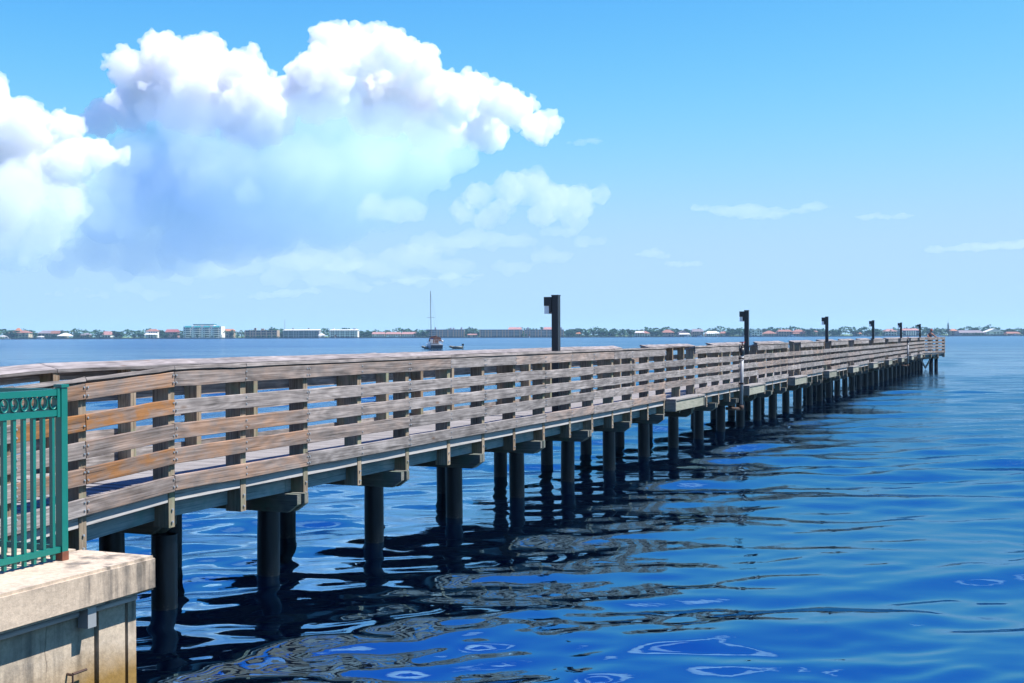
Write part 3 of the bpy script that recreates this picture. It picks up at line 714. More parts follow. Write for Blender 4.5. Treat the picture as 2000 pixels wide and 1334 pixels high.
q = MB(); q.box(-2.3, 2.3, -1.0, -.11, -.35, .25); bmL = q.mesh('balcony', W_white)
for g in range(4):
    u = -w / 2 + w * (g + .5) / 4
    for f in range(5):
        z = .9 + f * fh; wo = link('window', wmL, b, (u, -.005, z + .35)); link('balcony', bmL, wo, (0, 0, 0))
        link('window', wmS, b, (u - 3.2, -.005, z + .5)); link('window', wmS, b, (u + 3.2, -.005, z + .5))
    mb = MB(); mb.extr([(u - 3.1, -1.0, zt - .95), (u + 3.1, -1.0, zt - .95), (u + 3.1, .3, zt + .55), (u - 3.1, .3, zt + .55)], (0, .4, .02)); mb.build('mansard', R_teal, b)
house('villa', 'tan house with orange roof just right of the tall white apartment block', 435, 457, 642.5, 646.5, W_tan, R_orange, Z=ZS + 50, floors=2, wins=4, ridge=.7)
condo('condominium', 'reddish three-storey condominium with dark balconies and flat roof', 478, 541, 645, 3, 12, W_tan, W_pink)
condo('condominium', 'long condominium with broad white roof below the thin radio mast', 553, 623, 645, 4, 14, W_grey, W_lav, R_white)
condo('condominium', 'white-roofed condominium with white columns, right of the small pavilion', 644, 698, 645, 4, 11, W_white, W_white, R_white)
for k, (xa, xb, lab) in enumerate(((726, 752, 'pink-roofed row house, leftmost of the low row'), (753, 783, 'pink-roofed row house, middle of the low row'), (784, 814, 'pink-roofed row house next to the sailboat mast side trees'))):
    house('row_house', lab, xa, xb, 648.5, 652.5, W_white, R_pink, floors=2, wins=6, ridge=.92)
condo('condominium', 'lavender-grey four-storey condominium straight behind the sailboat', 832, 907, 643.5, 4, 14, W_lav, W_pink)
house('bungalow', 'low beige pool house between the two lavender condominiums', 912, 934, 652, 654, W_cream, R_pink, floors=1, wins=4, ridge=.8)
condo('condominium', 'lavender-grey condominium with a pink roof patch, right of the sailboat', 937, 1021, 643.5, 4, 15, W_lav, W_pink, hats=((992, 1020, 639, R_pink),))
condo('condominium', 'lavender-grey condominium with pink roof partly behind the nearest lamp post', 1024, 1101, 643.5, 4, 14, W_lav, W_pink, hats=((1061, 1092, 638.8, R_pink),))
house('bungalow', 'small tan-roofed cottage among trees right of the nearest lamp post', 1124, 1135, 648, 651.5, W_cream, R_orange, Z=ZS + 40, floors=1, wins=2)
house('villa', 'low white house with red roof wing, first house right of the wood', 1238, 1271, 646.5, 651, W_white, R_terra, floors=2, wins=6, porch=(1239, 1258, 646.8, 649.5, R_white))
house('villa', 'pink villa with large terracotta hip roof beside dark trees', 1292, 1318, 643.8, 649.5, W_pink, R_terra, floors=2, wins=4, ridge=.3)
house('villa', 'pale grey gabled house with white porch, right of the pink villa', 1325, 1346, 645.0, 650.5, W_grey, R_grey, kind='gable', floors=2, wins=4, porch=(1325, 1347, 650.5, 653, R_white))
house('villa', 'two-storey house with flat grey roof and dark windows', 1351, 1375, 642.5, 647.5, W_pink, R_grey, floors=2, wins=5, ridge=.8)
house('villa', 'white hip-roofed house with white columns on the far shore', 1378, 1406, 646.8, 651, W_white, R_white, floors=2, wins=6, ridge=.6, porch=(1378, 1394, 648.5, 651.5, R_white))
house('villa', 'small terracotta-roofed house left of the round tree and second lamp post', 1406, 1422, 647.5, 651, W_cream, R_terra, floors=2, wins=3)
house('villa', 'white three-storey flat-roofed house just right of the second lamp post', 1467, 1490, 643.5, 645, W_white, R_white, kind='flat', floors=3, wins=4)
house('villa', 'wide terracotta hip-roofed villa right of the white three-storey house', 1490, 1518, 646, 651.5, W_tan, R_terra, floors=2, wins=5, ridge=.2)
house('villa', 'two-storey terracotta villa, left one of the matching pair', 1519, 1548, 643.8, 647.5, W_pink, R_terra, floors=2, wins=5, ridge=.75)
house('villa', 'two-storey terracotta villa, right one of the matching pair', 1548, 1575, 643.5, 648, W_cream, R_terra, floors=2, wins=5, ridge=.3, porch=(1546, 1572, 649.5, 651.5, R_terra))
house('bungalow', 'tan-roofed house half hidden in trees left of the third lamp post', 1584, 1598, 644.5, 648, W_tan, R_terra, Z=ZS + 45, floors=2, wins=3)
house('bungalow', 'small orange-roofed cottage left of the fourth lamp post', 1670, 1684, 648.5, 651.5, W_cream, R_orange, floors=1, wins=3)
house('bungalow', 'pink-roofed house right of the fourth lamp post', 1728, 1753, 642.5, 647, W_white, R_pink, Z=ZS + 40, floors=2, wins=4)
condo('condominium', 'red-roofed two-storey building with white columns between the last two lamp posts', 1762, 1797, 645.2, 2, 8, W_lav, W_white, hats=((1761, 1798, 641.5, R_pink),))
house('villa', 'orange-roofed house right of the tall narrow pine', 1857, 1871, 642.5, 646, W_tan, R_orange, Z=ZS + 40, floors=2, wins=3)
house('villa', 'long lavender-roofed house right of the pier end', 1873, 1923, 645, 650, W_lav, R_grey, floors=2, wins=8, ridge=.85)
house('villa', 'white gabled house near the right edge of the far shore', 1925, 1961, 641.8, 648.5, W_white, R_white, kind='gable', floors=2, wins=5)
house('villa', 'low red-roofed house at the right edge of the far shore', 1966, 1994, 648, 651.5, W_cream, R_terra, floors=1, wins=5, ridge=.8)
mast = tag(empty('radio_mast', (fx_(556.5, ZS + 200), ZS + 200, 0)), 'thin grey radio mast rising behind the white-roofed condominium', 'mast')
mb = MB(); mb.tube((0, 0, 0), (0, 0, fz_(556.5, 624, ZS + 200)), .32, .2, 6); mb.build('pole', W_grey, mast)
for x, lab in ((655, 'red and white channel marker before the white-columned condominium'), (1034, 'red and white channel marker before the lavender condominiums'), (1402 - 0, 'slim pale channel marker in front of the white hip-roofed house')):
    Zc = ZS - 60; cmk = tag(empty('channel_marker', (fx_(x, Zc), Zc, 0)), lab, 'marker'); mb = MB(); mb.tube((0, 0, -1), (0, 0, 2.2), .22, n=8); mb.build('pile', W_white, cmk)
    mb = MB(); mb.box(-.75, .75, -.25, -.18, 1.6, 3.0); mb.build('board', R_orange, cmk)

# ---- trees
def leaf_mat(name, a, b):
    m, t, p = newmat(name); tc = nd(t, 'ShaderNodeTexCoord'); oi = nd(t, 'ShaderNodeObjectInfo')
    n = noise_n(t, tc.outputs['Object'], .55, 4, .6); r = ramp(t, n, [(.35, a), (.66, b)])
    h = nd(t, 'ShaderNodeHueSaturation'); mr = nd(t, 'ShaderNodeMapRange'); mr.inputs[3].default_value = .7; mr.inputs[4].default_value = 1.35
    t.links.new(oi.outputs['Random'], mr.inputs[0]); t.links.new(mr.outputs[0], h.inputs['Value']); t.links.new(r.outputs[0], h.inputs['Color'])
    t.links.new(h.outputs[0], p.inputs['Base Color']); p.inputs['Roughness'].default_value = .75; p.inputs['Specular IOR Level'].default_value = .2
    return m
M['leaf'] = leaf_mat('broad_leaves', (.012, .045, .026), (.04, .105, .045))
M['palmleaf'] = leaf_mat('palm_leaves', (.03, .06, .02), (.09, .13, .04))
M['pine'] = leaf_mat('pine_needles', (.012, .035, .02), (.03, .06, .03))
M['bark'] = plain('grey_bark', (.16, .12, .09), .9, .3, 2)
tr = random.Random(21)
def leaves(mb, c, rad, n, size):
    for _ in range(n):
        d = Vector((tr.gauss(0, 1), tr.gauss(0, 1), tr.gauss(0, 1))).normalized(); rr = tr.random() ** .45
        p = Vector(c) + Vector((d.x * rad[0], d.y * rad[1], d.z * rad[2])) * rr
        nrm = (d + Vector((tr.gauss(0, .6), tr.gauss(0, .6), tr.gauss(0, .6)))).normalized(); q = nrm.to_track_quat('Z', 'Y'); s = size * tr.uniform(.6, 1.4)
        a = q @ Vector((s, 0, 0)); b_ = q @ Vector((0, s * .6, 0)); mb.add([p - a, p - b_, p + a, p + b_], [(0, 1, 2, 3)])
def make_broad(k):
    h = 1.0; crown = MB(); trunk = MB()                     # unit-height tree, about 8 m tall once scaled
    trunk.tube((0, 0, 0), (.01, 0, .45), .035, .022, 6)
    for q in range(tr.randint(6, 9)):
        a = tr.random() * 6.283; r = tr.uniform(.06, .32); z = tr.uniform(.38, .86); c = (math.cos(a) * r, math.sin(a) * r, z)
        trunk.tube((0, 0, .3), c, .018, .006, 4); leaves(crown, c, (tr.uniform(.13, .24), tr.uniform(.13, .24), tr.uniform(.09, .17)), 95, .045)
    leaves(crown, (0, 0, .52), (.34, .34, .34), 200, .048)
    leaves(crown, (0, 0, .17), (.40, .40, .17), 130, .048)
    return crown.mesh('crown', M['leaf']), trunk.mesh('trunk', M['bark'])
def make_palm(k):
    crown = MB(); trunk = MB(); lean = tr.uniform(-.08, .08)
    trunk.tube((0, 0, 0), (lean * .5, 0, .45), .022, .017, 6); trunk.tube((lean * .5, 0, .45), (lean, 0, .86), .017, .014, 6)
    for q in range(17):
        a = tr.random() * 6.283; up = tr.uniform(-.25, .9); L = tr.uniform(.22, .34); prev = Vector((lean, 0, .86)); d = Vector((math.cos(a), math.sin(a), up)).normalized(); sd = Vector((-math.sin(a), math.cos(a), 0))
        for g in range(4):
            nx = prev + d * L / 4; w0, w1 = (.06, .085, .07, .04)[g], (.085, .07, .04, .008)[g]
            crown.add([prev - sd * w0, prev + sd * w0, nx + sd * w1, nx - sd * w1], [(0, 1, 2, 3)]); prev = nx; d = (d + Vector((0, 0, -.42))).normalized()
    return crown.mesh('crown', M['palmleaf']), trunk.mesh('trunk', M['bark'])
def make_pine(k):
    crown = MB(); trunk = MB(); trunk.tube((0, 0, 0), (0, 0, .98), .022, .006, 6)
    for q in range(16):
        z = .14 + .84 * q / 15; r = .15 * (1 - q / 17) + .015; leaves(crown, (0, 0, z), (r, r, .035), 36, .026)
    return crown.mesh('crown', M['pine']), trunk.mesh('trunk', M['bark'])
KINDS = {'broad': [make_broad(k) for k in range(7)], 'palm': [make_palm(k) for k in range(5)], 'pine': [make_pine(k) for k in range(2)]}
NAMES = {'broad': 'leafy_tree', 'palm': 'palm_tree', 'pine': 'pine_tree'}
CATS = {'broad': 'tree', 'palm': 'palm tree', 'pine': 'pine tree'}
def tree(kind, x, ytop, Z, label, group, wf=1.0):
    h = max(2.5, fz_(x, ytop, Z) - .7); r = tag(empty(NAMES[kind], (fx_(x, Z), Z, .7), tr.random() * 6.283), label, CATS[kind], group)
    c, t = tr.choice(KINDS[kind]); r.scale = (h * wf, h * wf, h)
    link('crown', c, r); link('trunk', t, r)
ORD = 'first second third fourth fifth sixth seventh eighth ninth tenth eleventh twelfth thirteenth fourteenth fifteenth sixteenth seventeenth eighteenth nineteenth twentieth twenty-first twenty-second twenty-third twenty-fourth twenty-fifth twenty-sixth'.split()
def grove(x0, x1, n, ylo, yhi, where, kinds=('broad',), dz_=(6, 60), wf=(1.1, 1.9)):
    cnt = {}
    for i in range(n):
        x = x0 + (x1 - x0) * (i + .5 + tr.uniform(-.35, .35)) / n; k = tr.choice(kinds); Z = ZS + tr.uniform(*dz_)
        w = {'broad': 'leafy green tree', 'palm': 'slender palm tree', 'pine': 'dark narrow pine tree'}[k]
        cnt[k] = cnt.get(k, 0) + 1
        tree(k, x, tr.uniform(yhi, ylo), Z, f'{ORD[cnt[k] - 1]} {w.split(" ", 1)[1] if len(where.split()) > 8 else w} from left {where}', f'{w}s {where}', tr.uniform(*wf) if k == 'broad' else 1.0)
B, P_ = 'broad', 'palm'
grove(0, 28, 4, 651, 644, 'at the left end of the far shore', (B, B, P_))
grove(57, 74, 4, 650, 646, 'between the orange-towered villa and the long low house', (B, P_))
grove(84, 114, 4, 655, 650, 'in front of the long low house by the pavilion', (B,), (4, 9))
grove(122, 158, 7, 651, 644, 'right of the white pavilion', (B, P_))
grove(143, 199, 7, 655, 648, 'around the grey-roofed bungalow', (B, P_), (4, 12))
grove(200, 240, 6, 651, 646, 'behind the pinkish-grey roofed house', (B, P_), (50, 80))
grove(217, 286, 13, 652, 645, 'left of the white villa with the porch', (B, P_, P_))
grove(308, 324, 4, 648, 643, 'between the white villa and the maroon-roofed villa', (B,), (6, 50))
grove(318, 358, 5, 655, 648, 'in front of the maroon-roofed villa', (B, P_), (3, 10))
grove(346, 360, 2, 648, 643, 'against the left side of the tall white block', (P_,))
grove(360, 432, 9, 656.5, 653, 'at the foot of the tall white block', (B, P_), (3, 12), (.8, 1.2))
grove(432, 478, 11, 650, 642, 'between the tall white block and the reddish condominium', (B, P_, P_))
grove(480, 541, 5, 657, 654.5, 'low before the reddish condominium', (B,), (3, 10), (.8, 1.3))
grove(541, 554, 3, 651, 646, 'between the reddish condominium and the radio mast block', (B,))
grove(624, 645, 5, 651, 644, 'behind the small pavilion between white-roofed blocks', (B, P_), (20, 60))
grove(698, 728, 6, 650, 643.5, 'between the white-columned condominium and the pink row', (B,))
grove(728, 812, 11, 649.5, 644.5, 'rising behind the pink-roofed row', (B, P_), (45, 70))
grove(808, 834, 6, 650, 643.5, 'left of the condominium behind the sailboat', (B,))
grove(907, 938, 6, 649, 639.5, 'between the lavender condominiums', (B, B, P_))
grove(1017, 1028, 2, 651, 645, 'in the gap between two pink-hatted condominiums', (B,), (6, 10))
grove(1102, 1240, 26, 649, 640, 'in the green wood right of the nearest lamp post', (B, B, B, P_))
grove(1240, 1296, 10, 647, 640, 'behind the first white and red house', (B, P_), (45, 80))
grove(1270, 1293, 4, 651, 644, 'left of the pink villa', (B,), (6, 20))
grove(1312, 1352, 7, 648, 641, 'around the grey gabled house', (B, P_), (40, 70))
grove(1374, 1410, 6, 647, 642, 'behind the white-columned house', (B, P_), (45, 70))
grove(1420, 1468, 9, 648, 640.5, 'between the terracotta house and the second lamp post', (B,))
grove(1476, 1522, 8, 646, 639.5, 'behind the white three-storey house', (B, P_), (45, 70))
grove(1540, 1580, 5, 646, 641, 'behind the matching terracotta pair', (B, P_), (45, 70))
grove(1574, 1672, 20, 648, 640, 'in the wood around the third lamp post', (B, B, P_))
grove(1672, 1762, 18, 648, 641, 'between the fourth and fifth lamp posts', (B, B, P_))
grove(1798, 1850, 14, 648, 640, 'behind the person at the pier end', (B, P_, P_))
grove(1868, 1930, 11, 646, 639.5, 'behind the lavender-roofed house', (B, P_), (45, 70))
grove(1900, 1926, 3, 652, 648, 'in front of the lavender-roofed house', (B,), (4, 9))
grove(1958, 2000, 9, 649, 641, 'at the right end of the far shore', (B, P_), (30, 60))
grove(2000, 2060, 10, 649, 641, 'past the right edge of the far shore houses', (B, P_), (10, 60))
grove(-60, 0, 10, 650, 644, 'past the left edge of the far shore houses', (B, P_), (10, 60))
tree('pine', 1852, 630.5, ZS + 20, 'tall narrow dark pine standing above everything right of the pier end', None, 1.0)
tree('pine', 1391, 641, ZS + 60, 'small pointed pine behind the white-columned house', None, 1.3)
tree('pine', 145, 643, ZS + 50, 'small dark pine above the white pavilion', None, 1.3)
# hedge at the water's edge and the wood far behind
hb = MB()
for i in range(2600):
    x = tr.uniform(18, 232) if i < 1500 else tr.choice((tr.uniform(480, 560), tr.uniform(1880, 1965), tr.uniform(1100, 1180))); Z = ZS + tr.uniform(.5, 3.5)
    leaves(hb, (fx_(x, Z), Z, .9 + tr.random() * .9), (.7, .5, .4), 1, .45)
o = hb.build('shore_hedge', M['leaf']); tag(o, 'low mangrove hedge along the far waterline', 'hedge', None, 'stuff')
wb = MB()
for i in range(13000):
    x = tr.uniform(-150, 2150); Z = ZS + tr.uniform(90, 260); top = 4.8 + 3.0 * (math.sin(x * .05) * .5 + math.sin(x * .13 + 1) * .35 + math.sin(x * .31) * .25 + .9)
    leaves(wb, (fx_(x, Z), Z, .8 + tr.random() ** .6 * top), (1.2, 1.2, .8), 1, 1.25)
o = wb.build('distant_wood', M['leaf']); tag(o, 'distant low belt of woodland behind the shore houses', 'wood', None, 'stuff')

# ------------------------------------------------------------------ boats
M['gel'] = plain('white_boat_gelcoat', (.74, .74, .73), .3, .06, 2); M['navy'] = plain('navy_boat_paint', (.012, .018, .035), .3, .2, 2)
M['alu'] = plain('dull_mast_metal', (.17, .18, .20), .4, .1, 3, .3); M['canvas'] = plain('brown_canvas', (.24, .10, .06), .85, .35, 3)
M['rubber'] = plain('grey_dinghy_rubber', (.20, .22, .19), .6, .2, 4); M['blackm'] = plain('black_outboard', (.012, .012, .014), .35, .2, 5); M['bluecanvas'] = plain('blue_canvas', (.02, .05, .22), .8, .3, 3)
def hull(mb, L, B_, H, draft=.3, tuck=.75, mi=0, n=14):
    """boat hull along local y (bow at +y, stern at -y)"""
    rows = []
    for i in range(n + 1):
        u = i / n; y = -L / 2 + L * u; w = B_ / 2 * (tuck + (1 - tuck) * min(1, u / .4)) * (1 - max(0, (u - .45) / .55) ** 2.1); sheer = H * (1 + .28 * max(0, u - .5) ** 1.2 * 2)
        rows.append([(-w * .55, y, -draft), (-w * .92, y, .12), (-w, y, sheer), (-w * .9, y, sheer), (w * .9, y, sheer), (w, y, sheer), (w * .92, y, .12), (w * .55, y, -draft)])
    vs = [p for r_ in rows for p in r_]; fs = []
    for i in range(n):
        for j in range(7): a = i * 8 + j; fs.append((a, a + 1, a + 9, a + 8))
    fs.append(tuple(range(7, -1, -1))); mb.add(vs, fs, mi)
def sailboat():
    Z = 2.68 * F / 27.0; x = 848
    b = tag(empty('sailboat', (fx_(x, Z), Z, 0), R(9)), 'white and navy sailboat with tall bare mast anchored on the river', 'sailboat')
    mb = MB(); hull(mb, 10.5, 3.0, .95); mb.build('hull', M['gel'], b)
    mb = MB(); mb.box(-1.13, 1.13, -5.30, -5.262, .10, .78); mb.build('transom', M['navy'], b)
    mb = MB(); mb.extr([(-1.0, -1.2, .9), (1.0, -1.2, .9), (.8, -1.2, 1.55), (-.8, -1.2, 1.55)][::-1], (0, 4.6, 0)); mb.build('cabin', M['gel'], b)
    mb = MB(); mb.extr([(-1.15, -1.9, 1.55), (1.15, -1.9, 1.55), (.95, -1.9, 2.25), (.5, -1.9, 2.4), (-.5, -1.9, 2.4), (-.95, -1.9, 2.25)][::-1], (0, 1.5, -.1)); mb.build('dodger', M['canvas'], b)
    mb = MB(); mb.tube((-.45, 1.4, .9), (-.55, 1.5, 11.3), .085, .05, 8); mb.build('mast', M['alu'], b)
    mb = MB(); mb.tube((-1.3, 1.45, 6.1), (.3, 1.45, 6.1), .03, n=6); mb.build('spreader', M['alu'], b)
    mb = MB(); mb.tube((-.45, 1.3, 2.3), (.1, -3.4, 2.5), .15, .11, 8); mb.build('furled_sail', M['canvas'], b, smooth=True)
    mb = MB()
    for a_, c_ in (((-1.3, .2, 1.0), (-.55, 1.5, 11.2)), ((1.3, .2, 1.0), (-.55, 1.5, 11.2)), ((0, -5.1, 1.0), (-.55, 1.5, 11.2)), ((0, 5.4, 1.2), (-.55, 1.5, 11.2))): mb.tube(a_, c_, .008, n=4)
    mb.build('rigging', M['alu'], b)
    mb = MB()
    for u in (-1.15, -.4, .4, 1.15): mb.tube((u, -5.1, .85), (u * 1.02, -5.15, 1.75), .025, n=6)
    mb.tube((-1.17, -5.15, 1.75), (1.17, -5.15, 1.75), .025, n=6); mb.tube((-1.17, -5.15, 1.3), (1.17, -5.15, 1.3), .018, n=6); mb.build('stern_rail', M['gel'], b)
    mb = MB(); mb.tube((.95, -4.9, 1.5), (1.25, -4.8, 1.52), .24, .2, 8); mb.box(-1.2, -.7, -5.0, -4.5, 1.2, 1.9); mb.build('fender', M['gel'], b)
    mb = MB(); mb.box(-.7, .3, -4.9, -4.1, 1.1, 1.75); mb.box(.25, .95, -4.3, -3.5, 1.5, 2.2); mb.build('canvas_bag', M['canvas'], b)
    mb = MB(); mb.box(-1.0, -.55, -4.2, -3.4, 1.2, 2.1); mb.build('blue_cover', M['bluecanvas'], b)
    def dinghy(label, px_, dist, rz, L=2.5, motor=True, mat=None):
        d = tag(empty('dinghy', (fx_(px_, dist), dist, 0), rz), label, 'dinghy', 'inflatable dinghies by the sailboat'); mat = mat or M['rubber']
        mb = MB(); pts = [(-.62, -L / 2, .30), (-.62, L * .2, .32), (-.45, L * .4, .38), (0, L * .5, .46), (.45, L * .4, .38), (.62, L * .2, .32), (.62, -L / 2, .30)]
        for p, q_ in zip(pts[:-1], pts[1:]): mb.tube(p, q_, .21, n=10)
        mb.build('tube', mat, d, smooth=True)
        mb = MB(); mb.box(-.5, .5, -L / 2 + .1, L * .3, .02, .14); mb.box(-.5, .5, -L / 2 + .1, -L / 2 + .16, .1, .55); mb.build('floor', mat, d)
        if motor:
            mb = MB(); mb.box(-.16, .16, -L / 2 - .22, -L / 2 + .16, .62, .98); mb.tube((0, -L / 2 - .03, -.3), (0, -L / 2 - .03, .64), .07, n=8); mb.build('outboard', M['blackm'], d)
    dinghy('grey inflatable dinghy with black outboard floating right of the sailboat', 891.5, Z, R(83))
    dinghy('dark dinghy tied alongside the left of the sailboat', 836, Z - 1.5, R(84), 2.2, False)
sailboat()
def motorboat(label, x, dist, L, rz, top=False, col=None):
    b = tag(empty('motorboat', (fx_(x, dist), dist, 0), rz), label, 'motorboat', 'small boats along the far shore')
    mb = MB(); hull(mb, L, L * .32, .9); mb.build('hull', col or M['gel'], b)
    mb = MB(); mb.box(-L * .1, L * .1, -L * .12, L * .1, .85, 1.75); mb.build('console', M['gel'], b)
    if top:
        mb = MB(); mb.box(-L * .14, L * .14, -L * .2, L * .14, 2.5, 2.62); tp = mb.build('top', M['bluecanvas'], b)
        mb = MB()
        for u in (-1, 1):
            for v in (-.17, .12): mb.box(u * L * .12 - .04, u * L * .12 + .04, v * L - .04, v * L + .04, .85, 2.5)
        mb.build('frame', M['alu'], b)
    mb = MB(); mb.box(-.3, .3, -L / 2 - .5, -L / 2, .3, 1.3); mb.build('outboard', M['blackm'], b)
motorboat('small white motorboat moored left of the orange-towered villa dock', 15, ZS - 6, 6, R(80))
motorboat('white motorboat at the dock below the small white canopy', 80, ZS - 6, 8, R(88), True)
motorboat('white motorboat before the matching terracotta pair', 1547, ZS - 40, 8, R(85), True)
motorboat('small white motorboat moored left of the fourth lamp post', 1686, ZS - 30, 6, R(80))
motorboat('white motorboat before the pink villa and grey house', 1344, ZS - 8, 7, R(86))
motorboat('white motorboat before the flat-roofed house', 1369, ZS - 8, 7, R(94), True)
motorboat('white and blue motorboat near the right edge of the far shore', 1983, ZS - 25, 9, R(70), True)
motorboat('pale motorboat just right of the person at the pier end', 1832, ZS - 10, 8, R(85), True)
# ------------------------------------------------------------------ the person at the pier head
def skin_body(name, joints, edges, mat, root, parent, sub=2):
    me = bpy.data.meshes.new(name); me.from_pydata([j[0] for j in joints], edges, []); o = link(name, me, parent)
    md = o.modifiers.new('skin', 'SKIN'); md.use_smooth_shade = True
    if not me.skin_vertices:
        bpy.context.view_layer.objects.active = o; o.select_set(True); bpy.ops.object.modifier_add(type='SKIN') if False else None
    lay = me.skin_vertices[0].data if me.skin_vertices else None
    if lay is None:
        import bmesh as _b
        bm = _b.new(); bm.from_mesh(me); bm.verts.layers.skin.verify(); bm.to_mesh(me); bm.free(); lay = me.skin_vertices[0].data
    for i, j in enumerate(joints):
        r = j[1]; lay[i].radius = r if isinstance(r, tuple) else (r, r); lay[i].use_root = (i == root)
    sb = o.modifiers.new('sub', 'SUBSURF'); sb.levels = sb.render_levels = sub
    me.materials.append(mat); return o
M['skin'] = plain('tanned_skin', (.42, .17, .10), .55, .1, 8); M['vest'] = plain('grey_sleeveless_shirt', (.085, .095, .12), .9, .15, 10)
M['shorts'] = plain('dark_shorts', (.03, .035, .06), .9, .2, 8); M['redcap'] = plain('red_cap_cloth', (.42, .07, .06), .85, .15, 10)
def px_of(s, l): return 2020.0 - F / math.cos(TH) * l / (s * math.cos(TH) + l * math.sin(TH))
pd = min((abs(px_of(SE + hp(q * .01, .58)[0], L0 + hp(q * .01, .58)[1]) - 1815.5), q * .01) for q in range(30, 400))[1]
hx, hy = hp(pd, .58)
prsn = thing('person', 'person in red cap and grey sleeveless shirt leaning both arms on the pier-head railing', 'person', SE + hx, L0 + hy, 1.25, None, RZ - FA - math.pi - R(32))
# local frame: +y faces the railing and the camera side
J = [((0, 0, .92), .15), ((0, .0, 1.08), (.145, .105)), ((0, .05, 1.26), (.165, .11)), ((0, .10, 1.40), (.15, .10)), ((0, .13, 1.49), .058), ((0, .16, 1.56), .06),
     ((.17, .10, 1.40), .068), ((.34, .20, 1.20), .05), ((.33, .42, 1.135), .038), ((.33, .50, 1.13), .03),
     ((-.17, .10, 1.40), .068), ((-.34, .20, 1.20), .05), ((-.33, .42, 1.135), .038), ((-.33, .50, 1.13), .03),
     ((.09, 0, .86), .095), ((.10, .03, .48), .062), ((.11, -.03, .10), .045), ((.11, .10, .04), .04),
     ((-.09, 0, .86), .095), ((-.10, .03, .48), .062), ((-.11, -.03, .10), .045), ((-.11, .10, .04), .04)]
E_ = [(0, 1), (1, 2), (2, 3), (3, 4), (4, 5), (3, 6), (6, 7), (7, 8), (8, 9), (3, 10), (10, 11), (11, 12), (12, 13), (0, 14), (14, 15), (15, 16), (16, 17), (0, 18), (18, 19), (19, 20), (20, 21)]
for sx, base in ((1, 9), (-1, 13)):                        # fingers curled over the rail cap
    for k in range(5):
        px_, ln = (sx * (.33 + (k - 1.6) * .021), (.05, .065, .07, .066, .05)[k])
        if k == 0: p1, p2 = (sx * (.33 - .045), .50, 1.135), (sx * (.33 - .065), .53, 1.128)
        else: p1, p2 = (px_, .50 + ln * .7, 1.138), (px_, .50 + ln * 1.25, 1.115)
        i = len(J); J += [(p1, .0105), (p2, .0085)]; E_ += [(base, i), (i, i + 1)]
skin_body('body', J, E_, M['skin'], 0, prsn)
bm = bmesh.new(); bmesh.ops.create_uvsphere(bm, u_segments=16, v_segments=12, radius=1)
for v in bm.verts:
    v.co = Vector((v.co.x * .075, v.co.y * (.095 if v.co.y > 0 else .09), v.co.z * .118))
    if v.co.y > .05 and v.co.z < -.03: v.co.x *= .8                     # jaw
me = bpy.data.meshes.new('head'); bm.to_mesh(me); bm.free(); me.materials.append(M['skin']); me.polygons.foreach_set('use_smooth', [True] * len(me.polygons))
hd = link('head', me, prsn, (0, .185, 1.655), (R(-8), 0, 0))
mb = MB(); mb.extr([(-.014, .09, -.02), (.014, .09, -.02), (0, .118, -.025), (0, .09, .03)][:3], (0, 0, .03)); mb.tube((-.075, 0, -.01), (-.09, -.01, -.01), .028, .022, 8); mb.tube((.075, 0, -.01), (.09, -.01, -.01), .028, .022, 8); mb.build('nose_and_ears', M['skin'], hd)
mb = MB()
for u in (-.03, .03): mb.tube((u, .080, .012), (u, .090, .012), .011, n=8)
mb.box(-.024, .024, .082, .088, -.062, -.054); mb.build('eyes_and_mouth', M['shorts'], hd)
bm = bmesh.new(); bmesh.ops.create_uvsphere(bm, u_segments=16, v_segments=10, radius=1)
for v in bm.verts: v.co = Vector((v.co.x * .084, v.co.y * .103, max(0, v.co.z) * .085 + .045))
me = bpy.data.meshes.new('cap'); bm.to_mesh(me); bm.free(); me.materials.append(M['redcap']); cp_ = link('cap', me, hd)
mb = MB(); mb.extr([(-.07, .07, .045), (.07, .07, .045), (.05, .175, .035), (-.05, .175, .035)], (0, 0, .008)); mb.build('cap_brim', M['redcap'], cp_)
JV = [((0, 0, .90), (.165, .13)), ((0, .0, 1.08), (.158, .118)), ((0, .05, 1.26), (.178, .124)), ((0, .095, 1.385), (.15, .112)), ((.085, .11, 1.425), .07), ((-.085, .11, 1.425), .07)]
skin_body('shirt', JV, [(0, 1), (1, 2), (2, 3), (3, 4), (3, 5)], M['vest'], 0, prsn)
JS = [((0, 0, .92), (.165, .135)), ((.095, 0, .78), .108), ((.10, .02, .55), .09), ((-.095, 0, .78), .108), ((-.10, .02, .55), .09)]
skin_body('shorts', JS, [(0, 1), (1, 2), (0, 3), (3, 4)], M['shorts'], 0, prsn)
rod = thing('fishing_rod', 'thin fishing rod leaning on the corner of the pier head', 'fishing rod', SE + pe[0] - .05, L0 + pe[1] + .12, 1.25)
mb = MB(); mb.tube((-.3, .1, .03), (.02, -.12, 1.08), .012, .010, 6); mb.build('handle', M['blackm'], rod)
mb = MB(); mb.tube((.02, -.12, 1.08), (.5, -.4, 2.7), .007, .003, 5); mb.build('blank', M['blackm'], rod)

